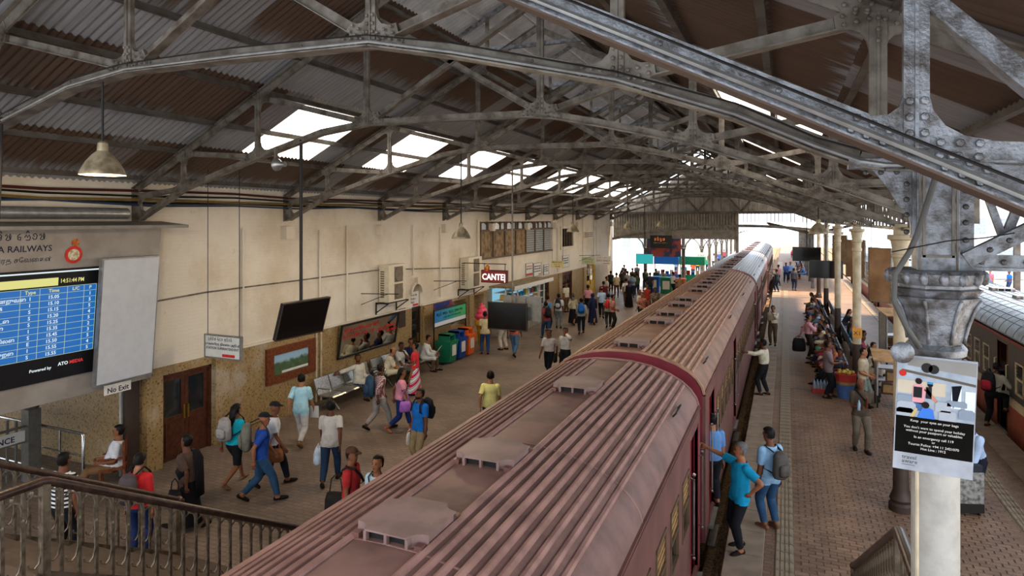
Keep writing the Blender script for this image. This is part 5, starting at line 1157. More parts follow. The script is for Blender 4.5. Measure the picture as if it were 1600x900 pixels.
def bin2(x, y, c_, lb):
    r = empty('litter_bin', (x, y, 0)); tag(r, lb, 'litter bin'); o = MB().box((-.4, -.3, 0), (.4, .3, 1.1)).obj('body', Mobj('bin_plastic', .4, .1), r); slotcol(o, c_); MB().box((-.25, -.31, .3), (.25, -.3, .9)).obj('label_sheet', m_sw, r); o = MB().box((-.44, -.34, 1.05), (.44, .34, 1.15)).obj('lid', Mobj('bin_plastic', .4, .1), r); slotcol(o, c_)
bin2(-8.9, 47.6, '#1f4f9a', 'blue litter bin with white label before the far kiosks'); bin2(-6.9, 46.6, '#d8622a', 'orange litter bin with white label before the far kiosks'); bin2(-7.9, 47.2, '#1d6b4e', 'green litter bin between blue and orange bins at the far end')
s = plate('platform_number', 'white sign with red lettering hung past the gable', 'sign', (-6.6, 56.8, 2.2), .9, .6, m_sw, [], t=.04); strokes_on(s, m_red, -.34, -.1, .28, words(3, 63))
# far canopy over the island platform and far buildings
cv = empty('far_canopy', (0, 55, 0)); tag(cv, 'open lattice canopy over the island platform beyond the shed', 'canopy')
for i in range(10):
    y = i * 6
    for sx in (-1, 1): MB().beam((1.9, y, 4.2), (1.9 + sx * 3.2, y, 5.0), .1, .22).obj('arm', m_purl, cv)
    MB().lathe([(.14, 0), (.1, .4), (.1, 4.3)], (1.9, y, 0), 10).obj('post', m_purl, cv)
for sx in (-1, 1): MB().box((1.9 + sx * 3.2 - .05, -2, 4.95), (1.9 + sx * 3.2 + .05, 56, 5.1)).obj('edge_beam', m_purl, cv)
b = MB(); b.add([(1.9, -2, 4.35), (5.1, -2, 5.12), (5.1, 56, 5.12), (1.9, 56, 4.35)], [(0, 1, 2, 3)]); b.add([(-1.3, -2, 5.12), (1.9, -2, 4.36), (1.9, 56, 4.36), (-1.3, 56, 5.12)], [(0, 1, 2, 3)]); b.obj('canopy_sheet', m_mon, cv)
m_haze = M('pale_building', '#c5c9cc', .8, var=.12, scale=.4); m_hwin = M('pale_window', '#8f9aa3', .4)
for i, (x, y, w, d, h, lb) in enumerate(((-34, 75, 12, 8, 7, 'low pale building across the bright street'), (-18, 95, 10, 8, 9, 'pale building behind the far kiosks'), (16, 70, 7, 20, 6, 'pale building beyond the opposite railcars'), (22, 30, 6, 30, 6.5, 'long pale station building across the opposite tracks'))):
    r = empty('far_building', (x, y, 0)); tag(r, lb, 'building'); MB().box((-w / 2, 0, 0), (w / 2, d, h)).obj('wall', m_haze, r)
    for k in range(int(w / 2.2)):
        for z in (1.2, 4.0): MB().box((-w / 2 + .6 + k * 2.2, -.05, z), (-w / 2 + 1.8 + k * 2.2, 0, z + 1.4)).obj('window', m_hwin, r)
    for k in range(int(d / 3)):
        for z in (1.2, 4.0): 
            sx = -1 if x > 0 else 1
            MB().box((sx * w / 2 - .05, .8 + k * 3, z), (sx * w / 2 + .05, 2.2 + k * 3, z + 1.4)).obj('window', m_hwin, r)
# platform opposite with its columns
for i, y in enumerate((14, 22, 30, 38)):
    r = empty('far_column', (10.2, y, 0)); tag(r, 'grey square post on the platform beyond the railcars', 'column', 'posts beyond the railcars'); MB().box((-.12, -.12, 0), (.12, .12, 4.6)).obj('shaft', m_purl, r); MB().box((-.18, -.18, 0), (.18, .18, .25)).obj('base', m_purl, r)

o = MB().tube([(-8.85, 4.84, H + 1.25), (-8.86, 4.84, H + .7), (-8.93, 4.84, H - .2)], .03, 8).obj('hanging_pipe', m_cable, None, smooth='auto'); tag(o, 'dark vertical pipe hanging from the truss in front of the departure board', 'pipe')
# ------------------------------------------------------------------ people
V = Vector
def ik(a, c, l1, l2, pole):
    d = c - a; L = d.length; mx = (l1 + l2) * .998
    if L > mx: c = a + d * (mx / L); d = c - a; L = mx
    u = d / L; x = (l1 * l1 - l2 * l2 + L * L) / (2 * L); h = math.sqrt(max(0, l1 * l1 - x * x))
    p = pole - u * pole.dot(u); p = p.normalized() if p.length > 1e-5 else u.orthogonal().normalized()
    return a + u * x + p * h, c
HANG = (.06, .05, -.53); LAP = (-.05, .33, -.36)
POSES = {
    'stand': dict(feet=((.1, .02), (.1, -.02)), hands=(HANG, (.06, .03, -.53))),
    'rest': dict(feet=((.13, .05), (.11, -.05)), hands=((-.08, .2, -.36), (-.06, .2, -.38)), hip=.9),
    'walk': dict(pz=.88, feet=((.08, .3, .0, 8), (.08, -.32, .07, -30)), hands=((.06, -.17, -.48), (.06, .22, -.46)), lean=5),
    'walkb': dict(pz=.88, feet=((.08, -.32, .07, -30), (.08, .3, .0, 8)), hands=((.06, .22, -.46), (.06, -.17, -.48)), lean=5),
    'phone': dict(feet=((.1, .04), (.1, -.03)), hands=((-.08, .12, .16), (.05, .05, -.52)), poleL=(1, .3, -.6)),
    'mouth': dict(feet=((.1, .04), (.1, -.03)), hands=((-.14, .2, .05), (-.1, .22, -.3)), poleL=(.8, .2, -1)),
    'hipreach': dict(feet=((.12, .06), (.13, -.08)), hands=((.08, -.02, -.33), (.42, .28, .1)), poleL=(1, -.6, 0), lean=-3),
    'reach': dict(feet=((.1, .06), (.12, -.08)), hands=((.05, .05, -.52), (.38, .3, .0))),
    'reachL': dict(feet=((.1, .06), (.12, -.08)), hands=((.4, .3, .02), (.05, .05, -.52))),
    'hold': dict(feet=((.1, .08), (.12, -.08)), hands=((-.06, .32, -.22), (-.04, .34, -.24))),
    'bottle': dict(feet=((.09, .12), (.1, -.12)), hands=((-.1, .22, -.08), (-.06, .26, -.24)), pz=.89),
    'carryback': dict(feet=((.1, .04), (.1, -.03)), hands=((.04, -.27, -.47), (-.08, .22, -.05)), poleR=(.8, .2, -1)),
    'climb': dict(pz=.86, feet=((.09, -.12, .0, 0), (.1, .38, .34, 0)), hands=((-.02, .42, -.12), (.02, .4, -.1)), lean=16),
    'bend': dict(pz=.9, feet=((.1, .05), (.1, -.03)), hands=((.0, .3, -.48), (.02, .2, -.5)), lean=22),
    'sit': dict(pz=.5, feet=((.12, .44), (.12, .42)), hands=(LAP, (-.04, .34, -.34)), lean=4),
    'sitlean': dict(pz=.5, feet=((.16, .46), (.13, .4)), hands=((-.05, .36, -.28), (-.1, .36, -.22)), lean=24),
    'sitarm': dict(pz=.5, feet=((.13, .46), (.12, .42)), hands=((-.05, .3, -.34), (.5, -.12, -.08)), lean=-4),
    'sitread': dict(pz=.5, feet=((.12, .5), (.12, .36)), hands=((-.04, .36, -.18), (-.04, .36, -.2)), lean=18),
    'sitback': dict(pz=.46, feet=((.14, .6), (.12, .7)), hands=((-.06, .28, -.36), (-.05, .3, -.34)), lean=-10),
    'sitmouth': dict(pz=.5, feet=((.12, .44), (.12, .4)), hands=((-.14, .18, .05), LAP), lean=10, poleL=(.6, .4, -1)),
}
def build_body(pose, fem, det, hy=0, hp=0, fat=0.0):
    P = POSES[pose]; pz = P.get('pz', .905); ln = R(P.get('lean', 0)); U = V((0, math.sin(ln), math.cos(ln))); F = V((0, math.cos(ln), -math.sin(ln))); X = V((1, 0, 0))
    pel = V((0, 0, pz)); b = MB(); bones = []
    n = 12
    def loft(rings):
        k = len(b.v)
        for c, ax, ay, rx, ry in rings: b.v += [tuple(c + ax * rx * math.cos(2 * PI * j / n) + ay * ry * math.sin(2 * PI * j / n)) for j in range(n)]
        m = len(rings); b.f += [(k + i * n + j, k + i * n + (j + 1) % n, k + (i + 1) * n + (j + 1) % n, k + (i + 1) * n + j) for i in range(m - 1) for j in range(n)]
        b.f += [tuple(k + j for j in reversed(range(n))), tuple(k + (m - 1) * n + j for j in range(n))]
    sw = .88 if fem else 1.0; wa = .84 if fem else 1.0; hi_ = 1.04 if fem else 1.0; fb = 1 + fat
    T = [(-.1, .09, .08, 0), (-.04, .15 * hi_, .11, 0), (.03, .165 * hi_, .12 * fb, 0), (.1, .155 * wa, .112 * fb, .02 * fat), (.17, .146 * wa, .105 * fb, .04 * fat), (.27, .158 * (wa + 1) / 2, .112, .01), (.35, .172 * sw, .118, .012 if fem else .005), (.42, .17 * sw, .1, 0), (.465, .125 * sw, .08, -.005), (.495, .072, .068, -.005), (.58, .058, .062, .01)]
    loft([(pel + U * t + F * o_, X, F, rx, ry) for t, rx, ry, o_ in T])
    bones.append(('torso', pel - U * .05, pel + U * .47, .13)); bones.append(('neck', pel + U * .5, pel + U * .58, .055))
    hr_ = Matrix.Rotation(-hy, 3, 'Z') @ Matrix.Rotation(-hp, 3, 'X'); hu = hr_ @ V((0, math.sin(ln * .4), math.cos(ln * .4))); hf = hr_ @ V((0, math.cos(ln * .4), -math.sin(ln * .4))); hx = hf.cross(hu)
    hc = pel + U * .575 + hu * .105 + hf * .015
    HR = [(-.118, .03, .04, .04), (-.09, .053, .066, .022), (-.04, .067, .086, .008), (.02, .074, .095, 0), (.07, .069, .09, -.006), (.103, .048, .064, -.008), (.121, .012, .016, -.008)]
    loft([(hc + hu * t + hf * o_, hx, hf, rx, ry) for t, rx, ry, o_ in HR]); bones.append(('head', hc - hu * .05, hc + hu * .04, .075))
    def ell(c, r): b.ell(tuple(c), r, 8, 5)
    ell(hc + hf * .098 - hu * .018, (.014, .02, .02))
    for s in (-1, 1): ell(hc + hx * s * .076 - hu * .01 - hf * .005, (.012, .02, .03))
    hands = []
    for s, nm, hi2, pk in ((-1, 'L', 0, 'poleL'), (1, 'R', 1, 'poleR')):
        S = pel + U * .43 + X * (s * .165 * sw); o3 = P['hands'][hi2]; tg = S + X * (s * o3[0]) + F * o3[1] + V((0, 0, o3[2])); pl = P.get(pk, (.35, -1, -.35)); E, Wr = ik(S, tg, .285, .25, X * (s * pl[0]) + F * pl[1] + V((0, 0, pl[2])))
        k = .88 if fem else 1
        ell(S, (.058 * k, .056, .058))
        for p, q, r0, r1, rm in ((S, E, .052 * k, .04 * k, .049 * k), (E, Wr, .041 * k, .027 * k, .04 * k)):
            d = (q - p).normalized(); ax = d.orthogonal().normalized(); ay = d.cross(ax)
            loft([(p - d * .02, ax, ay, r0 * .8, r0 * .8), (p, ax, ay, r0, r0), (p + (q - p) * .35, ax, ay, rm, rm), (q, ax, ay, r1, r1), (q + d * .015, ax, ay, r1 * .7, r1 * .7)])
        bones.append(('uarm', S, E, .045)); bones.append(('farm', E, Wr, .034)); hands.append((Wr, (Wr - E).normalized(), s))
    for s, fi in ((-1, 0), (1, 1)):
        ft = P['feet'][fi]; J = pel + X * (s * .09 * hi_) - V((0, 0, .02)); fz = ft[2] if len(ft) > 2 else 0; A = V((s * ft[0], ft[1], .085 + fz)); K, A = ik(J, A, .43, .41, V((s * .12, 1, .25)))
        k = 1.0
        for p, q, rs in ((J, K, ((0, .09), (.3, .084), (.7, .068), (1, .058), (1.04, .04))), (K, A, ((-.05, .045), (0, .057), (.3, .058), (.65, .045), (1, .037), (1.03, .03)))):
            d = (q - p).normalized(); ax = X - d * X.dot(d); ax.normalize(); ay = d.cross(ax); loft([(p + (q - p) * t, ax, ay, r, r) for t, r in rs])
        pt = R(ft[3]) if len(ft) > 3 else 0; fd = V((s * .15, math.cos(pt), math.sin(pt))).normalized(); fu = V((0, -math.sin(pt), math.cos(pt))); fx = fd.cross(fu)
        hl = A - fu * .045 - fd * .06; loft([(hl + fd * t + fu * o_, fx, fu, rx, ry) for t, rx, ry, o_ in ((-.02, .02, .015, .0), (.0, .033, .036, .0), (.06, .037, .05, .012), (.13, .043, .034, -.008), (.19, .045, .026, -.014), (.235, .034, .017, -.02), (.25, .01, .008, -.022))])
        bones.append(('thigh', J, K, .07)); bones.append(('shin', K, A, .048)); bones.append(('footL' if s < 0 else 'footR', hl + fd * .02, hl + fd * .22, .04))
    b.mi = [0] * len(b.f)
    return dict(b=b, bones=bones, pel=pel, U=U, F=F, hc=hc, hu=hu, hf=hf, hx=hx, hands=hands, fem=fem, pose=pose, det=det)
def hand_geo(b, Wr, d, s, fem):
    k = .9 if fem else 1.0; side = V((1, 0, 0)) - d * d.x
    side = side.normalized() if side.length > .2 else d.orthogonal().normalized(); nrm = d.cross(side); side, nrm = nrm, side * -s
    b.tube([Wr - d * .015, Wr + d * .01, Wr + d * .05 * k, Wr + d * .09 * k], [(.024, .02), (.03, .017), (.04 * k, .016), (.036 * k, .013)], 8, True, tuple(nrm))
    for i, L in enumerate((.062, .074, .07, .055)):
        o_ = Wr + d * .085 * k + side * (.027 - .018 * i) * k; c1 = o_ + d * L * .5 + nrm * .008; c2 = o_ + d * L * .9 + nrm * .028
        b.tube([o_, c1, c2], [.0095, .009, .006], 5)
    o_ = Wr + d * .03 + side * .03; b.tube([o_, o_ + side * .022 + d * .03, o_ + side * .024 + d * .062 + nrm * .012], [.012, .011, .007], 5)
BODY = {}; QUEUE = []; GARM = {}
def body_key(pose, fem, det, hy, hp, fat):
    k = (pose, fem, det, round(hy, 2), round(hp, 2), fat)
    if k not in BODY:
        g = build_body(pose, fem, det, hy, hp, fat); me = g['b'].mesh('tmp', (), False, False); o = bpy.data.objects.new('tmp', me); col.objects.link(o)
        m = o.modifiers.new('r', 'REMESH'); m.mode = 'VOXEL'; m.voxel_size = det; m.use_smooth_shade = True
        m = o.modifiers.new('s', 'SMOOTH'); m.factor = .5; m.iterations = 3
        g['tmp'] = o; BODY[k] = g
    return k
m_skin = Mobj('skin', .5, .12, 14); m_cloth = Mobj('plain_cloth', .85, .22, 7); m_stripe = Mobj('striped_cloth', .85, .15, 7, 'stripe'); m_check = Mobj('checked_cloth', .85, .15, 7, 'check'); m_floral = Mobj('patterned_cloth', .85, .15, 7, 'floral'); m_diag = Mobj('banded_cloth', .85, .1, 7, 'diag'); m_hair = Mobj('hair', .5, .3, 40); m_eye = M('eye_dark', '#120c08', .3)
CM = {'p': m_cloth, 's': m_stripe, 'c': m_check, 'f': m_floral, 'd': m_diag}
def finish_bodies():
    bpy.context.view_layer.update(); dg = bpy.context.evaluated_depsgraph_get()
    for g in BODY.values():
        o = g['tmp']; me = bpy.data.meshes.new_from_object(o.evaluated_get(dg)); n = len(me.vertices); co = np.empty(n * 3); me.vertices.foreach_get('co', co); co = co.reshape(-1, 3)
        no = np.empty(n * 3); me.vertices.foreach_get('normal', no); no = no.reshape(-1, 3); nf = len(me.polygons); lt = np.empty(nf, int); me.polygons.foreach_get('loop_total', lt)
        lv = np.empty(len(me.loops), int); me.loops.foreach_get('vertex_index', lv); ls = np.empty(nf, int); me.polygons.foreach_get('loop_start', ls)
        faces = [tuple(lv[a:a + c]) for a, c in zip(ls, lt)]
        best = np.full(n, 1e9); lab = np.zeros(n, int); tt = np.zeros(n)
        for i, (nm, p, q, r) in enumerate(g['bones']):
            p = np.array(p); q = np.array(q); d = q - p; t = np.clip(((co - p) @ d) / (d @ d), 0, 1); dist = np.linalg.norm(co - (p + t[:, None] * d), axis=1) - r; w = dist < best; best[w] = dist[w]; lab[w] = i; tt[w] = t[w]
        names = np.array([x[0] for x in g['bones']])[lab]
        g.update(co=co, no=no, faces=faces, names=names, t=tt, s=(co - np.array(g['pel'])) @ np.array(g['U']))
        hl = co - np.array(g['hc']); g['hz'] = hl @ np.array(g['hu']); g['hf_'] = hl @ np.array(g['hf']); g['hx_'] = hl @ np.array(g['hx'])
        b = MB(); b.v = [tuple(x) for x in co]; b.f = list(faces); b.mi = [0] * len(faces)
        for Wr, d, s in g['hands']: hand_geo(b, Wr, d, s, g['fem'])
        b.cur = 1; hc, hf, hu, hx = g['hc'], g['hf'], g['hu'], g['hx']
        for s in (-1, 1): b.ell(tuple(hc + hf * .088 + hx * s * .031 + hu * .006), (.013, .01, .008), 6, 4); b.ell(tuple(hc + hf * .09 + hx * s * .032 + hu * .028), (.02, .008, .005), 6, 4)
        b.ell(tuple(hc + hf * .093 - hu * .062), (.022, .008, .006), 6, 4)
        g['mesh'] = b.mesh('person_body', [m_skin, m_eye], True, False)
        bpy.data.objects.remove(o); bpy.data.meshes.remove(me)
def garment(key, kind, *a):
    kk = (key, kind) + a
    if kk in GARM: return GARM[kk]
    g = BODY[key]; nm, t, s = g['names'], g['t'], g['s']; off = .013
    if kind == 'top':
        hem, sl = a; m = (np.isin(nm, ['torso', 'thigh']) & (s > hem) & (s < .5)) | ((nm == 'neck') & (s < .5)) | ((nm == 'uarm') & (t <= sl)) | ((nm == 'farm') & (t <= sl - 1)); off = .025
    elif kind == 'pants': off = .02; m = ((nm == 'torso') & (s < .13)) | (nm == 'thigh') | ((nm == 'shin') & (t <= a[0])) if a[0] > 0 else ((nm == 'torso') & (s < .13)) | ((nm == 'thigh') & (t <= 1 + a[0]))
    elif kind == 'shoes': m = (nm == a[0]); off = .007
    elif kind == 'hair': m = np.isin(nm, ['head', 'neck']) & ((g['hz'] > .072) | ((g['hf_'] < -.012) & (g['hz'] > -.055)) | ((g['hf_'] < .02) & (g['hz'] > .0) & (abs(g['hx_']) > .04) & (g['hz'] > .02))); off = .019
    elif kind == 'bald': m = np.isin(nm, ['head', 'neck']) & ((g['hf_'] < -.03) & (g['hz'] > -.055) & (g['hz'] < .07)); off = .009
    elif kind == 'cap': m = (nm == 'head') & (g['hz'] > .045); off = .02
    elif kind == 'scarf': m = (np.isin(nm, ['head', 'neck']) & ((g['hz'] > .075) | (g['hf_'] < .045) | (g['hz'] < -.1))) | ((nm == 'torso') & (s > .4)); off = .028
    elif kind == 'beard': m = (nm == 'head') & (g['hz'] < -.045) & (g['hf_'] > .0); off = .006
    v = g['co'] + g['no'] * off; keep = [f for f in g['faces'] if all(m[i] for i in f)]; ids = sorted({i for f in keep for i in f}); mp = {i: k for k, i in enumerate(ids)}
    b = MB(); b.v = [tuple(v[i]) for i in ids]; b.f = [tuple(mp[i] for i in f) for f in keep]; b.mi = [0] * len(keep)
    if kind == 'cap':
        hc, hf, hu, hx = g['hc'], g['hf'], g['hu'], g['hx']; b.tube([hc + hf * .08 + hu * .055, hc + hf * .13 + hu * .045, hc + hf * .165 + hu * .035], [(.07, .008), (.06, .006), (.03, .004)], 10, True, tuple(hu))
    me = b.mesh(kind, [], True, False); GARM[kk] = me; return me
SKIN = ['#7a4e36', '#8a5a3f', '#6a4330', '#99694c', '#5c3a2a']
PEOPLE = []
def person(label, x, y, h, pose='stand', top='#b8b4aa', bot='#23242a', sl=.75, hem=None, pants=.93, fem=False, hair='hair', hcol='#15110e', shoe='#1c1612', det=.019, ht=1.68, z=0, hy=0, hp=0, pat='p', bpat='p', skirt=None, long=False, skin=None, fat=0.0, group=None, sash=None):
    k = body_key(pose, fem, det, R(hy), R(hp), fat)
    d = dict(label=label, x=x, y=y, h=h, k=k, top=top, bot=bot, sl=sl, hem=hem if hem is not None else (-.04 if not fem else -.02), pants=pants, hair=hair, hcol=hcol, shoe=shoe, ht=ht, z=z, pat=pat, bpat=bpat, skirt=skirt, long=long, skin=skin or SKIN[len(PEOPLE) % 5], group=group, sash=sash)
    PEOPLE.append(d); return d
def make_people():
    for d in PEOPLE:
        g = BODY[d['k']]; o = link('person', g['mesh'], None, (d['x'], d['y'], d['z'])); tag(o, d['label'], 'person', d['group']); o.rotation_euler = (0, 0, -R(d['h'])); sc = d['ht'] / 1.7; o.scale = (sc, sc, sc); slotcol(o, d['skin']); d['obj'] = o
        def ch(name, me, c, mat):
            q_ = link(name, me, o); 
            if not me.materials: me.materials.append(mat)
            q_.material_slots[0].link = 'OBJECT'; q_.material_slots[0].material = mat; slotcol(q_, c); return q_
        ch('shirt', garment(d['k'], 'top', d['hem'], d['sl']), d['top'], CM[d['pat']])
        if d['skirt'] is None: ch('trousers', garment(d['k'], 'pants', d['pants']), d['bot'], CM[d['bpat']])
        else:
            b = MB(); zt, zb = g['pel'].z + .12, d['skirt']; N = 20; rings = 5; sit = g['pel'].z < .7
            for i in range(rings):
                f = i / (rings - 1); zz = zt + (zb - zt) * f
                for j in range(N):
                    a = 2 * PI * j / N; fold = 1 + .05 * math.sin(j * PI * .8 + i) * f; rx = (.15 + .12 * f) * fold; ry = (.11 + .13 * f) * fold; b.v.append((rx * math.cos(a), ry * math.sin(a) + .02 * f, zz))
            b.f = [(i * N + j, i * N + (j + 1) % N, (i + 1) * N + (j + 1) % N, (i + 1) * N + j) for i in range(rings - 1) for j in range(N)]; b.mi = [0] * len(b.f)
            ch('skirt', b.mesh('skirt', [], True, False), d['bot'], CM[d['bpat']])
        if d['sash']:
            b = MB(); pts = [(-.16, .0, g['pel'].z + .1), (-.1, .14, g['pel'].z + .2), (.02, .15, g['pel'].z + .33), (.12, .08, g['pel'].z + .46), (.13, -.04, g['pel'].z + .49), (.1, -.14, g['pel'].z + .36), (.08, -.17, g['pel'].z + .05), (.07, -.19, g['pel'].z - .3)]
            b.tube(pts, [(.1, .02)] * 5 + [(.12, .02)] * 3, 8, True, (1, 0, 0)); ch('saree_fall', b.mesh('saree_fall', [], True, True), d['sash'], CM[d['bpat']])
        if d['shoe']: [ch('shoe', garment(d['k'], 'shoes', sd), d['shoe'], m_cloth) for sd in ('footL', 'footR')]
        hk = d['hair']
        if hk in ('cap',): ch('hair', garment(d['k'], 'hair'), d['hcol'], m_hair); ch('cap', garment(d['k'], 'cap'), '#4a3226' if hk == 'cap' else d['hcol'], m_cloth)
        elif hk == 'blackcap': ch('cap', garment(d['k'], 'cap'), '#1c1c1e', m_cloth)
        elif hk: 
            kk, *cc = hk.split(':'); ch('scarf' if kk == 'scarf' else 'hair', garment(d['k'], kk if kk != 'beardhair' else 'hair'), cc[0] if cc else d['hcol'], m_hair if kk != 'scarf' else CM[d['pat']])
            if kk == 'beardhair': ch('beard', garment(d['k'], 'beard'), d['hcol'], m_hair)
        if d['long']:
            hc, hf, hu = g['hc'], g['hf'], g['hu']; b = MB(); b.tube([hc + hu * .1, hc - hf * .07 + hu * .06, hc - hf * .1 - hu * .06, hc - hf * .12 - hu * .2, hc - hf * .13 - hu * .36, hc - hf * .12 - hu * .45], [(.04, .03), (.085, .05), (.085, .045), (.08, .035), (.06, .025), (.02, .01)], 10, True, tuple(hf)); ch('long_hair', b.mesh('long_hair', [], True, True), d['hcol'], m_hair)
# carried things: positions are in the carrier's own frame
def at_person(d, p):
    sc = d['ht'] / 1.7; a = -R(d['h']); x, y, z = [q_ * sc for q_ in p]; return (d['x'] + x * math.cos(a) - y * math.sin(a), d['y'] + x * math.sin(a) + y * math.cos(a), d['z'] + z)
m_bagc = Mobj('bag_fabric', .7, .25, 12)
def backpack(d, c, lb, z=1.02, y=-.24, w=.3, h=.44, c2=None):
    o = empty('backpack', at_person(d, (0, y, z)), -R(d['h'])); tag(o, lb, 'backpack')
    b = MB(); b.tube([(0, 0, 0), (0, -.01, .04), (0, -.02, h * .5), (0, 0, h * .85), (0, .02, h)], [(w * .42, .07), (w * .5, .1), (w * .5, .1), (w * .42, .085), (w * .2, .03)], 14, True, (0, 1, 0)); q_ = b.obj('body', m_bagc, o, smooth=True); slotcol(q_, c)
    b = MB(); b.tube([(0, -.1, .05), (0, -.115, .1), (0, -.115, h * .5), (0, -.09, h * .56)], [(w * .3, .03), (w * .36, .04), (w * .36, .04), (w * .2, .02)], 10, True, (0, 1, 0)); q_ = b.obj('pocket', m_bagc, o, smooth=True); slotcol(q_, c2 or c)
    for s in (-1, 1):
        b = MB(); b.tube([(s * .1, .06, .06), (s * .15, .2, .1), (s * .14, .37, .22), (s * .12, .35, .36), (s * .1, .24, h + .03), (s * .08, .06, h - .03)], [(.024, .006)] * 6, 6); q_ = b.obj('strap', m_bagc, o); slotcol(q_, '#1d1d20')
    return o
def handbag(d, p, c, lb, w=.3, h=.24, t=.12, hl=.25, cat='bag', nm='handbag'):
    o = empty(nm, at_person(d, p), -R(d['h'])); tag(o, lb, cat)
    b = MB(); b.tube([(0, 0, -h), (0, 0, -h * .9), (0, 0, -h * .35), (0, 0, 0)], [(t * .35, w * .42), (t * .5, w * .5), (t * .48, w * .48), (t * .25, w * .38)], 12, True, (0, 1, 0)); q_ = b.obj('body', m_bagc, o, smooth=True); slotcol(q_, c)
    b = MB(); b.tube([(0, -w * .28, -.02), (0, -w * .2, hl * .7), (0, 0, hl), (0, w * .2, hl * .7), (0, w * .28, -.02)], .01, 6); q_ = b.obj('handle', m_bagc, o); slotcol(q_, c); return o
# ------------------------------------------------------------------ who stands where
N = .0145
pg = person('seated guard in white short-sleeved shirt and brown trousers on a wooden chair', -12.2, 8.66, 222, 'sitback', '#c9cace', '#6b4f34', .8, det=N, fat=.35, hem=.02, hy=10)
person('man in white shirt standing behind the entrance gate', -14.9, 7.7, 120, 'hold', '#c3c8d2', '#1d2028', .9)
p_st = person('man in black and white striped shirt behind the stair railing', -10.3, 6.5, 345, 'stand', '#17171a', '#17171a', .8, pat='s', det=N)
p_rd = person('person in red top and blue jeans looking up beside the stairs', -9.3, 7.0, 340, 'stand', '#c22a2e', '#1d2c52', .9, hp=18, det=N, ht=1.64)
p_sr = person('woman in dark saree walking past the brown double door', -9.44, 8.05, 262, 'walk', '#4a3a32', '#17171b', .9, fem=True, skirt=.1, sash='#141417', det=N, ht=1.62, hp=-12)
p_te = person('long-haired woman in teal top and black shorts with grey backpack', -10.15, 9.72, 0, 'walk', '#1598a8', '#16161a', 1.6, pants=-.02, fem=True, long=True, det=N, ht=1.62, shoe='#8a6a52')
p_bl = person('man in royal blue T-shirt and jeans striding with a grey backpack', -9.1, 9.35, 42, 'walkb', '#1f3f86', '#2b4a66', .75, hair='blackcap', det=N)
p_wh = person('person in white T-shirt and black cap walking beside the blue T-shirt man', -9.45, 10.0, 55, 'walk', '#c4c6cb', '#20202a', .75, hair='blackcap', det=N)
p_lb = person('man in pale blue shirt and white trousers carrying a paper', -10.5, 12.05, 338, 'walk', '#9cc3cc', '#b9b4b0', .85, hem=-.16, det=N, shoe='#6b5038')
p_wt = person('man in off-white T-shirt and jeans carrying a plastic bag', -8.4, 10.5, 335, 'walkb', '#b3aca2', '#22344c', .75, hem=-.1, det=N)
p_rc = person('young man in red T-shirt and brown cap seen beside the train roof', -6.35, 8.45, 75, 'stand', '#a02a2a', '#20242e', .7, hair='cap', hy=12, det=N)
p_l2 = person('young man in pale blue shirt with a shoulder strap next to the train', -5.75, 8.3, 190, 'stand', '#9fb6c2', '#26262c', .85, hy=-8, hp=-8, det=N)
p_bt = person('bearded man in bright blue T-shirt and khaki trousers facing the bridge', -7.2, 11.95, 196, 'stand', '#1a63ae', '#8f7b58', .7, hem=-.1, hair='beardhair', hp=-6, det=N, hy=12)
p_ye = person('man in yellow polo shirt with thinning hair walking away', -6.52, 14.05, 342, 'walk', '#c2bd78', '#20232a', .8, hem=-.06, det=N, hair='hair')
p_ck = person('man in checked shirt and pale trousers striding with a denim backpack', -9.46, 13.7, 28, 'walkb', '#6f3f42', '#99938a', 1.5, pat='c', det=N)
p_pk = person('long-haired young woman in pink top and tight blue jeans', -8.9, 13.8, 52, 'walk', '#c98492', '#1c2f66', .6, pants=.75, fem=True, long=True, det=N, ht=1.6, shoe='#b06a4a')
p_rs = person('woman in red blouse and banded saree standing before the bench', -10.35, 16.9, 255, 'rest', '#c8343a', '#b9b9bd', .7, fem=True, skirt=.08, bpat='d', det=N, ht=1.56, hp=-12)
person('bearded man in pale long-sleeved top lounging with an arm along the bench', -11.72, 15.95, 100, 'sitarm', '#bcb8aa', '#2a3c66', 1.95, hair='beardhair', det=N, hy=30)
person('balding man in cream shirt sitting sideways on the bench', -11.72, 17.3, 50, 'sitlean', '#cfc5a8', '#5a5348', .9, hair='bald', det=N)
person('seated man in white shirt holding a hand to his mouth', -11.72, 18.12, 105, 'sitmouth', '#b8b6b0', '#3a352e', .9, det=N)
person('seated man in navy vest over white collar', -11.72, 18.82, 130, 'sit', '#1c2340', '#4d473f', .75, det=N)
p_rdr = person('seated man in white long-sleeved shirt reading a sheet of paper', -11.7, 19.62, 72, 'sitread', '#c6c6c2', '#5b4a38', 1.9, det=N)
person('man in cream T-shirt and jeans standing by the orange bin', -10.9, 23.0, 335, 'rest', '#bcae86', '#22406a', .7, hem=-.08)
person('person in white trousers half hidden behind the bronze-framed screen', -10.55, 24.1, 285, 'rest', '#8a8f96', '#b5ae9f', .8)
p_or = person('man in orange top and light jeans walking below the hanging screens', -9.7, 23.1, 352, 'walk', '#b05a48', '#4a6a8a', .8)
p_w3 = person('man in white shirt with a dark shoulder strap walking towards the bridge', -7.25, 20.3, 186, 'walk', '#c2b8b0', '#17181c', .85, hem=.06, det=.017)
p_w4 = person('man in white long-sleeved shirt talking on the phone', -6.8, 20.65, 190, 'phone', '#c4c1ba', '#1a1b20', 1.9, hem=.06, det=.017)
F2 = .024
p_g1 = person('man with black backpack and blue jeans in the canteen queue', -9.75, 26.9, 320, 'walk', '#8a3f42', '#2a4668', .8, det=F2)
person('man in light blue shirt and dark jeans in the canteen queue', -10.4, 28.9, 20, 'stand', '#5a86ae', '#1f2a3c', .8, det=F2)
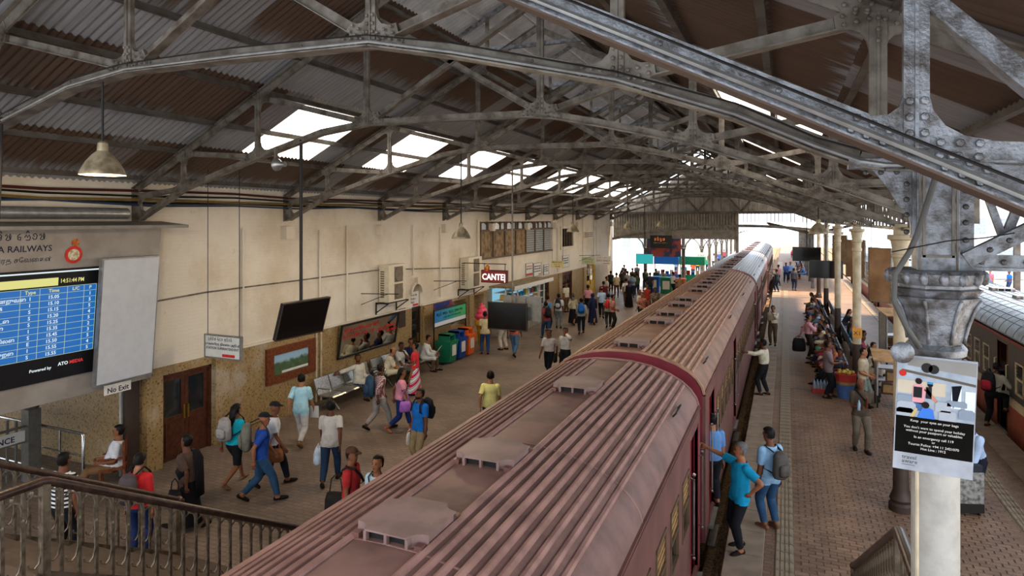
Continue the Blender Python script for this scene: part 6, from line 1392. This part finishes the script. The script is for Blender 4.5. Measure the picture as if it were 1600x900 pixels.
p_g3 = person('man in white shirt with a black and white backpack in the canteen queue', -10.2, 29.9, 350, 'stand', '#b8bcc0', '#7d8894', .8, det=F2)
person('bearded man in white shirt and brown trousers standing by the brown door', -11.6, 35.3, 115, 'stand', '#c6bfae', '#57452c', .8, det=F2, fat=.2)
person('woman in patterned headscarf and black skirt walking past the counter', -9.85, 31.1, 350, 'walk', '#a09880', '#17171a', 1.6, fem=True, skirt=.12, pat='f', hair='scarf:#2a2622', det=F2, ht=1.6)
p_p7 = person('man in grey shirt with a bright blue backpack walking away', -8.72, 28.8, 345, 'walkb', '#8d8f8c', '#1c212b', 1.5, det=F2)
person('woman in navy headscarf and long navy dress walking away', -9.0, 31.7, 345, 'walk', '#1c2240', '#1c2240', 1.9, fem=True, skirt=.1, hair='scarf:#1c2240', det=F2, ht=1.58)
p_q1 = person('man in pink shirt and black trousers walking towards the yellow door', -10.15, 34.8, 345, 'walkb', '#b8808c', '#15151a', .85, det=F2, hem=.05)
person('man in maroon shirt walking towards the yellow door', -9.9, 37.2, 345, 'walk', '#571f26', '#1a1a1f', .85, det=F2)
p_q3 = person('bald man in light blue shirt with a shoulder bag', -9.13, 33.9, 345, 'walk', '#97aecb', '#20222c', .85, hair='bald', det=F2)
person('man in grey-green shirt and dark trousers walking away', -8.03, 31.1, 345, 'walkb', '#93a08c', '#2a2a2a', .85, det=F2, hem=-.1)
p_q5 = person('man in pink polo shirt turned sideways with a red backpack', -7.7, 30.6, 75, 'rest', '#c9857a', '#2b2a26', .8, det=F2, hy=-20)
person('woman in black abaya with purple headscarf seen from behind', -8.7, 38.6, 345, 'stand', '#16161a', '#16161a', 1.9, fem=True, skirt=.05, hair='scarf:#3a2c48', det=F2, ht=1.62)
person('man in white shirt and yellow scarf beside the black abaya woman', -9.1, 39.6, 345, 'walk', '#b8b4a8', '#6a5a3a', .8, det=F2)
person('woman in red dress walking towards the train', -7.3, 37.0, 170, 'walk', '#a83a2e', '#7a2a26', .5, fem=True, skirt=.35, det=F2, ht=1.6)
person('grey-haired man in white shirt close to the second coach', -6.95, 33.2, 100, 'rest', '#b9b6ac', '#24252b', .8, hcol='#4a4642', det=F2)
person('man in floral shirt close to the second coach', -6.6, 32.4, 200, 'walk', '#8a4a42', '#24252b', .8, pat='f', det=F2)
person('man in patterned vest carrying a white paper by the second coach', -6.4, 34.6, 150, 'hold', '#5a5040', '#2a2622', .8, pat='f', det=F2)
person('man in striped pale shirt turned towards the yellow door', -10.5, 40.2, 60, 'rest', '#b0aca0', '#7d8894', .8, pat='f', det=F2)
person('officer in khaki shirt and brown trousers near the exit', -10.6, 43.2, 350, 'stand', '#a8987a', '#5a4030', .8, det=F2)
FR = .03
cw = [(-11.6, 45.6, '#22262a', '#1a1a1e'), (-11.1, 46.9, '#3a3430', '#2a2622'), (-10.6, 48.2, '#4a3a2c', '#2a2a2e'), (-10.3, 45.2, '#8d8f88', '#1f2a3c'), (-9.9, 46.2, '#1e2420', '#15151a'), (-9.5, 44.6, '#3d4432', '#22344c'), (-11.4, 48.4, '#2c2c30', '#22262e'), (-9.6, 48.0, '#3a4034', '#1e2a44'), (-9.0, 49.0, '#2a3a34', '#22344c'), (-8.3, 48.3, '#5d6a60', '#2a3c5a'), (-12.0, 51.5, '#20242c', '#1a1a1e'), (-11.2, 52.6, '#3a3a44', '#20242c')]
cn = ['black', 'dark brown', 'tan-brown', 'grey', 'dark green', 'olive', 'charcoal', 'moss green', 'bottle green', 'sage', 'dark navy', 'slate']
for i, (x, y, t_, b_) in enumerate(cw): person('person in %s top in the crowd at the bright exit' % cn[i], x, y, (350, 340, 10, 0)[i % 4], ('stand', 'walk', 'rest', 'walkb')[i % 4], t_, b_, .85, det=FR, ht=1.6 + .03 * (i % 4))
p_gs = person('man in pale grey shirt and dark jeans under the teal screen', -9.6, 43.6, 350, 'walk', '#8b98a6', '#1d2a42', .85, det=FR)
person('man in black beside the pale grey shirt man under the teal screen', -8.6, 44.6, 350, 'walkb', '#22262c', '#22344c', .85, det=FR)
person('man in pink cap and brown shirt passing the far bins', -6.5, 43.8, 20, 'walk', '#8a6a50', '#3a2f2a', .8, det=FR)
person('man in white shirt leaning by the far bins', -7.2, 45.6, 40, 'rest', '#b9bdc0', '#20242c', .8, det=FR)
for i, (x, y, c_, nm) in enumerate(((-7.8, 55, '#3a6a8a', 'blue'), (-7.7, 60, '#b8543a', 'rust red'), (-7.8, 64, '#c9b23a', 'yellow'), (-7.2, 67, '#2a8a6a', 'green'), (-7.1, 72, '#b9c0c8', 'white'), (-7.0, 77, '#3a5aa0', 'cobalt'), (-6.9, 82, '#a03a4a', 'crimson'), (-9.5, 62, '#5a7a9a', 'steel blue'))): person('person in %s top beyond the far kiosks' % nm, x, y, 180 if i % 2 else 0, 'walk' if i % 2 else 'stand', c_, '#2a3040', .8, det=FR)
# island platform
p_tm = person('grey-haired man in turquoise polo shirt, hand on hip, gripping the coach rail', -.68, 10.95, 236, 'hipreach', '#1283a8', '#16161a', .75, hem=-.12, hcol='#5a5856', det=.0135, ht=1.72, hy=18, skin='#8a5a40')
p_bp = person('young man in light blue shirt and jeans with a dark backpack watching the train', -.25, 11.95, 318, 'stand', '#7fa2bd', '#27415c', .8, hem=-.14, det=.0135, ht=1.72, hy=-18, hp=6, shoe='#6a4632')
person('man in blue shirt standing on the step of the second coach', -1.26, 12.5, 330, 'stand', '#5c84b4', '#202026', .85, det=N, z=.0)
person('man in white shirt reaching for the coach door rail', -.62, 20.9, 292, 'reachL', '#b9b09a', '#1d1d1f', 1.8, det=.018, hem=.06)
person('man in cream shirt covering his mouth by the platform edge', -.5, 29.3, 190, 'mouth', '#b5ab94', '#4f3f2c', 1.7, det=F2, hem=.06)
p_pb = person('young man in pink shirt carrying a large black bag', .79, 27.1, 80, 'carryback', '#c78d94', '#2a241e', 1.6, det=.02, hem=.06)
p_gp = person('man in grey-purple short-sleeved shirt holding a blue cloth', 1.15, 21.4, 88, 'hold', '#6d5f60', '#15171b', .85, hem=-.12, det=.017)
person('man in beige shirt leaning on the vendor cart', 2.0, 20.6, 110, 'rest', '#a99a80', '#6f7a72', .85, hem=-.06, det=.017)
p_br = person('bald man in brown T-shirt walking with a water bottle', 1.58, 16.75, 170, 'bottle', '#4a4034', '#6a6052', .75, hem=-.06, hair='bald', det=N, hy=25, skin='#6a4330')
p_cl = person('young man in pale shirt climbing into the railcar door', 4.88, 20.05, 40, 'climb', '#b0a898', '#121214', 1.2, det=.017, hem=.05, hy=10)
p_su = person('man in pale blue shirt bending over a wrapped suitcase behind the poster', 3.25, 14.4, 225, 'bend', '#9fb4cf', '#1a1d2a', 1.8, det=.017, hem=.05)
seat_c = [('#3a4a66', 'navy'), ('#b86a4a', 'orange'), ('#8a5a8e', 'purple'), ('#c7c0b0', 'cream'), ('#a83a56', 'magenta'), ('#1d1d22', 'black'), ('#5f9a86', 'sea green'), ('#b7a58c', 'beige'), ('#4f7fa8', 'blue'), ('#2a2f3a', 'charcoal'), ('#c2929a', 'rose'), ('#5b6a52', 'olive'), ('#7a93b0', 'sky blue'), ('#d0d0cc', 'white'), ('#1f6a6a', 'dark teal'), ('#6a3a2e', 'rust'), ('#34507a', 'indigo'), ('#8c8c86', 'grey'), ('#b04a3a', 'brick red'), ('#2e4a3a', 'forest green')]
ys = [22.95, 23.6, 24.25, 24.9, 25.55, 26.2, 26.85, 28.2, 28.85, 29.5, 30.15, 30.8, 32.2, 33, 33.8, 34.6, 36.5, 37.4, 38.5, 40]
sp = ['sitback', 'sit', 'sitlean', 'sit', 'sitread']
for i, y in enumerate(ys): person('seated passenger in %s top on the island platform bench facing the red train' % seat_c[i][1], 1.5, y, 270 + (i * 37 % 30) - 15, sp[i % 5], seat_c[i][0], ('#1c1d22', '#2a3040', '#4a4238', '#26241f')[i % 4], .8, fem=i % 3 == 1, det=F2 if y < 30 else FR, long=i % 3 == 1, ht=1.62, hy=(i * 23 % 50) - 25)
for i, (y, c_, nm) in enumerate(((23.4, '#b9b3a2', 'pale'), (24.7, '#c7986a', 'peach'), (25.9, '#8a3a4a', 'wine red'), (27.0, '#d0cabc', 'ivory'), (28.9, '#3a6a8a', 'denim blue'), (30.4, '#6a8a7a', 'mint'), (33.4, '#2a2a30', 'dark'))): person('seated passenger in %s top on the bench side facing the railcars' % nm, 2.45, y, 90 + (i * 31 % 40) - 20, sp[(i + 1) % 5], c_, '#2a2c34', .8, fem=i % 2 == 0, det=F2 if y < 29 else FR, long=i % 2 == 0, ht=1.62)
person('man in white shirt crouched on a stool beside the vendor cart', 2.5, 22.0, 200, 'sitlean', '#bdb5a4', '#3a3a3a', .8, det=F2)
for lb, x, y, h, ps, t_, b_ in (('man in dark shirt leaning to the third coach', -.62, 51.0, 300, 'reachL', '#2c3034', '#1c2638'), ('man in pink shirt further along the red train', -.55, 56, 300, 'reachL', '#b0737c', '#2a2a30'), ('man in blue shirt reading on the sunlit platform', .0, 59, 170, 'hold', '#3a5a96', '#1c2233'), ('man in light shirt beside the reader on the sunlit platform', .35, 60.3, 190, 'stand', '#7fa0c8', '#1c2233'), ('man with backpack standing on the sunlit platform', .55, 52.6, 20, 'stand', '#3a4048', '#22304a')): person(lb, x, y, h, ps, t_, b_, .85, det=FR)
person('child in red standing far along the sunlit platform', .76, 96, 180, 'stand', '#c8283a', '#2a3040', .8, det=FR, ht=1.15)
for i, (y, c_, nm) in enumerate(((63, '#5a7aa8', 'blue'), (65, '#3a3f4a', 'dark'), (67, '#b8c0c8', 'white'), (70, '#a06a4a', 'tan'), (74, '#4a6a9a', 'deep blue'), (80, '#8a9ab0', 'grey-blue'))): person('seated passenger in %s top on the far sunlit bench' % nm, 1.55, y, 270, 'sitlean', c_, '#22262e', .8, det=FR)
person('man in bright blue shirt beyond the railcars', 14.6, 56, 250, 'rest', '#1f5fa8', '#2a3a5a', .8, det=FR); person('person in pink top beside the bright blue shirt man beyond the railcars', 13.6, 56.5, 220, 'stand', '#b8607a', '#2a6aa8', .8, det=FR)
finish_bodies(); make_people()
backpack(p_rd, '#4a4246', 'grey backpack with red straps on the person in red'); backpack(p_te, '#8d8783', 'pale grey backpack with white cups on the teal woman', w=.32); backpack(p_bl, '#6a675c', 'large olive grey backpack of the royal blue T-shirt man', w=.34, h=.5); backpack(p_ck, '#2c4258', 'denim blue backpack of the checked shirt man', z=.92, w=.34, h=.5); backpack(p_bt, '#20242c', 'dark backpack worn by the bright blue T-shirt man')
backpack(p_or, '#2a2228', 'dark backpack of the man in orange'); backpack(p_g1, '#1b1b1f', 'black backpack in the canteen queue'); backpack(p_g3, '#222226', 'black and white backpack in the canteen queue', c2='#b8b8b8'); backpack(p_p7, '#1f5fae', 'bright blue backpack on the man in grey'); backpack(p_q5, '#c02f34', 'red backpack of the man in the pink polo'); backpack(p_bp, '#4a4440', 'dark grey backpack of the young man on the island platform', z=.95); backpack(p_cl, '#1b1a1c', 'black and red backpack of the man boarding the railcar', c2='#8a1f2c', w=.34, h=.5, y=-.2, z=.95); backpack(p_gs, '#6a7a8a', 'pale backpack under the teal screen')
handbag(p_wh, (.27, .1, .82), '#8f5a38', 'tan leather handbag of the person in the white T-shirt', .34, .26); handbag(p_wt, (-.27, .12, .72), '#b9c4cc', 'white plastic bag carried by the off-white T-shirt man', .28, .34, .2, .06, 'bag', 'plastic_bag'); handbag(p_rc, (-.1, -.3, .92), '#1f1c1b', 'black shoulder bag on the red T-shirt man', .4, .36, .2, .3, 'bag', 'shoulder_bag'); handbag(p_pk, (.27, .12, .86), '#9a62b4', 'purple handbag of the young woman in pink', .3, .26, .12, .3)
handbag(p_rs, (.02, .24, .98), '#5f5650', 'grey clutch bag held by the woman in red blouse', .34, .2, .1, .08); handbag(p_sr, (-.3, .02, .8), '#1c1a1c', 'black handbag of the woman in dark saree', .3, .3, .14, .2); handbag(p_q3, (.24, -.05, .9), '#1f1f22', 'black shoulder bag of the bald man in light blue', .3, .28, .12, .4, 'bag', 'shoulder_bag'); handbag(p_q1, (.26, .0, .72), '#232428', 'dark holdall carried by the man in pink shirt', .36, .3, .18, .06, 'bag', 'holdall'); handbag(p_pb, (-.2, -.3, .74), '#1d1b1a', 'large black holdall carried by the pink shirt man', .5, .5, .3, .08, 'bag', 'holdall'); handbag(p_bt, (.27, .05, .72), '#c4bfb2', 'white paper bag held by the bright blue T-shirt man', .2, .26, .08, .06, 'bag', 'paper_bag'); handbag(p_w3, (-.22, .0, .88), '#2a2426', 'dark bag on the white-shirted man walking', .26, .3, .1, .4, 'bag', 'shoulder_bag')
def strap(d, lb, c='#1b191a'):
    s = empty('shoulder_strap', at_person(d, (0, 0, 1.1)), -R(d['h'])); tag(s, lb, 'strap'); b = MB(); b.tube([(-.2, -.02, -.12), (-.12, .16, .02), (.0, .16, .16), (.1, .1, .29), (.13, -.02, .33), (.08, -.13, .25), (-.05, -.16, .08), (-.2, -.06, -.1)], [(.022, .007)] * 8, 6); q_ = b.obj('band', m_bagc, s); slotcol(q_, c)
strap(p_br, 'black shoulder strap across the brown T-shirt'); strap(p_l2, 'dark shoulder strap on the pale blue shirt'); strap(p_rc, 'black shoulder strap across the red T-shirt')
o = MB().lathe([(.034, 0), (.036, .02), (.036, .15), (.014, .2), (.014, .225)], n=10).obj('water_bottle', M('bottle_clear'), None, at_person(p_br, (.12, .3, 1.02)), smooth='auto'); tag(o, 'clear water bottle in the hand of the bald man', 'bottle')
o = MB().box((-.11, -.003, -.28), (.11, .003, 0)).obj('paper_sheet', m_sw, None, at_person(p_lb, (.24, .26, .86)), rz=.3); tag(o, 'white sheet of paper carried by the man in pale blue', 'paper')
o = MB().box((-.2, -.004, -.14), (.2, .004, .14)).obj('paper_sheet', m_sw, None, at_person(p_rdr, (0, .56, .76)), rz=-R(72)); o.rotation_euler = (R(-35), 0, -R(72)); tag(o, 'white sheet of paper read by the seated man', 'paper')
o = MB(); o.ell((0, 0, 0), (.06, .1, .05), 8, 6); o = o.obj('blue_cloth', M('cloth_sky', '#3f9ac0', .8), None, at_person(p_gp, (0, .36, 1.1)), smooth=True); tag(o, 'small bright blue cloth in the hands of the grey-purple shirt man', 'cloth')
sc_ = empty('suitcase', (2.98, 13.98, 0), .3); tag(sc_, 'plastic-wrapped grey suitcase on black wheels behind the poster', 'suitcase')
MB().box((-.24, -.16, .22), (.24, .16, .78)).obj('body', M('wrapped_plastic', '#8a8a86', .2, .2, scale=14, c2='#4a4844', bump=.6), sc_); MB().box((-.24, -.17, .06), (.24, .17, .22)).obj('base', m_black, sc_); MB().box((-.22, -.15, .78), (.22, .15, .9)).obj('top_bag', M('bag_dark_blue', '#20242e', .7), sc_)
for sx in (-.18, .18):
    for sy in (-.12, .12): MB().lathe([(.03, -.012), (.03, .012)], (sx, sy, .03), 8, 'X').obj('wheel', m_black, sc_)
# island platform benches
for y0, n_, lb in ((22.5, 8, 'row of platform seats at the X1 column full of passengers'), (28.0, 6, 'row of platform seats behind the second cream column'), (32.0, 6, 'row of platform seats further along the island platform'), (36.2, 7, 'row of platform seats near the far gable')):
    r = empty('platform_bench', (1.55, y0, 0)); tag(r, lb, 'bench')
    for i in range(n_): 
        MB().box((-.22, i * .65 + .03, .4), (.2, i * .65 + .6, .44)).obj('seat', M('seat_grey', '#5a5f66', .5), r); MB().box((.2, i * .65 + .03, .44), (.24, i * .65 + .6, .8)).obj('backrest', M('seat_grey'), r)
    MB().box((-.05, 0, .34), (.05, n_ * .65, .4)).obj('beam', m_black, r)
    for yy in (.3, n_ * .65 - .3): MB().box((-.15, yy - .03, 0), (.15, yy + .03, .35)).obj('leg', m_black, r)
    r = empty('platform_bench', (2.45, y0, 0)); tag(r, lb + ', railcar side', 'bench')
    for i in range(n_): MB().box((-.2, i * .65 + .03, .4), (.22, i * .65 + .6, .44)).obj('seat', M('seat_grey'), r); MB().box((-.24, i * .65 + .03, .44), (-.2, i * .65 + .6, .8)).obj('backrest', M('seat_grey'), r)
    MB().box((-.05, 0, .34), (.05, n_ * .65, .4)).obj('beam', m_black, r)
    for yy in (.3, n_ * .65 - .3): MB().box((-.15, yy - .03, 0), (.15, yy + .03, .35)).obj('leg', m_black, r)
finish_texts()
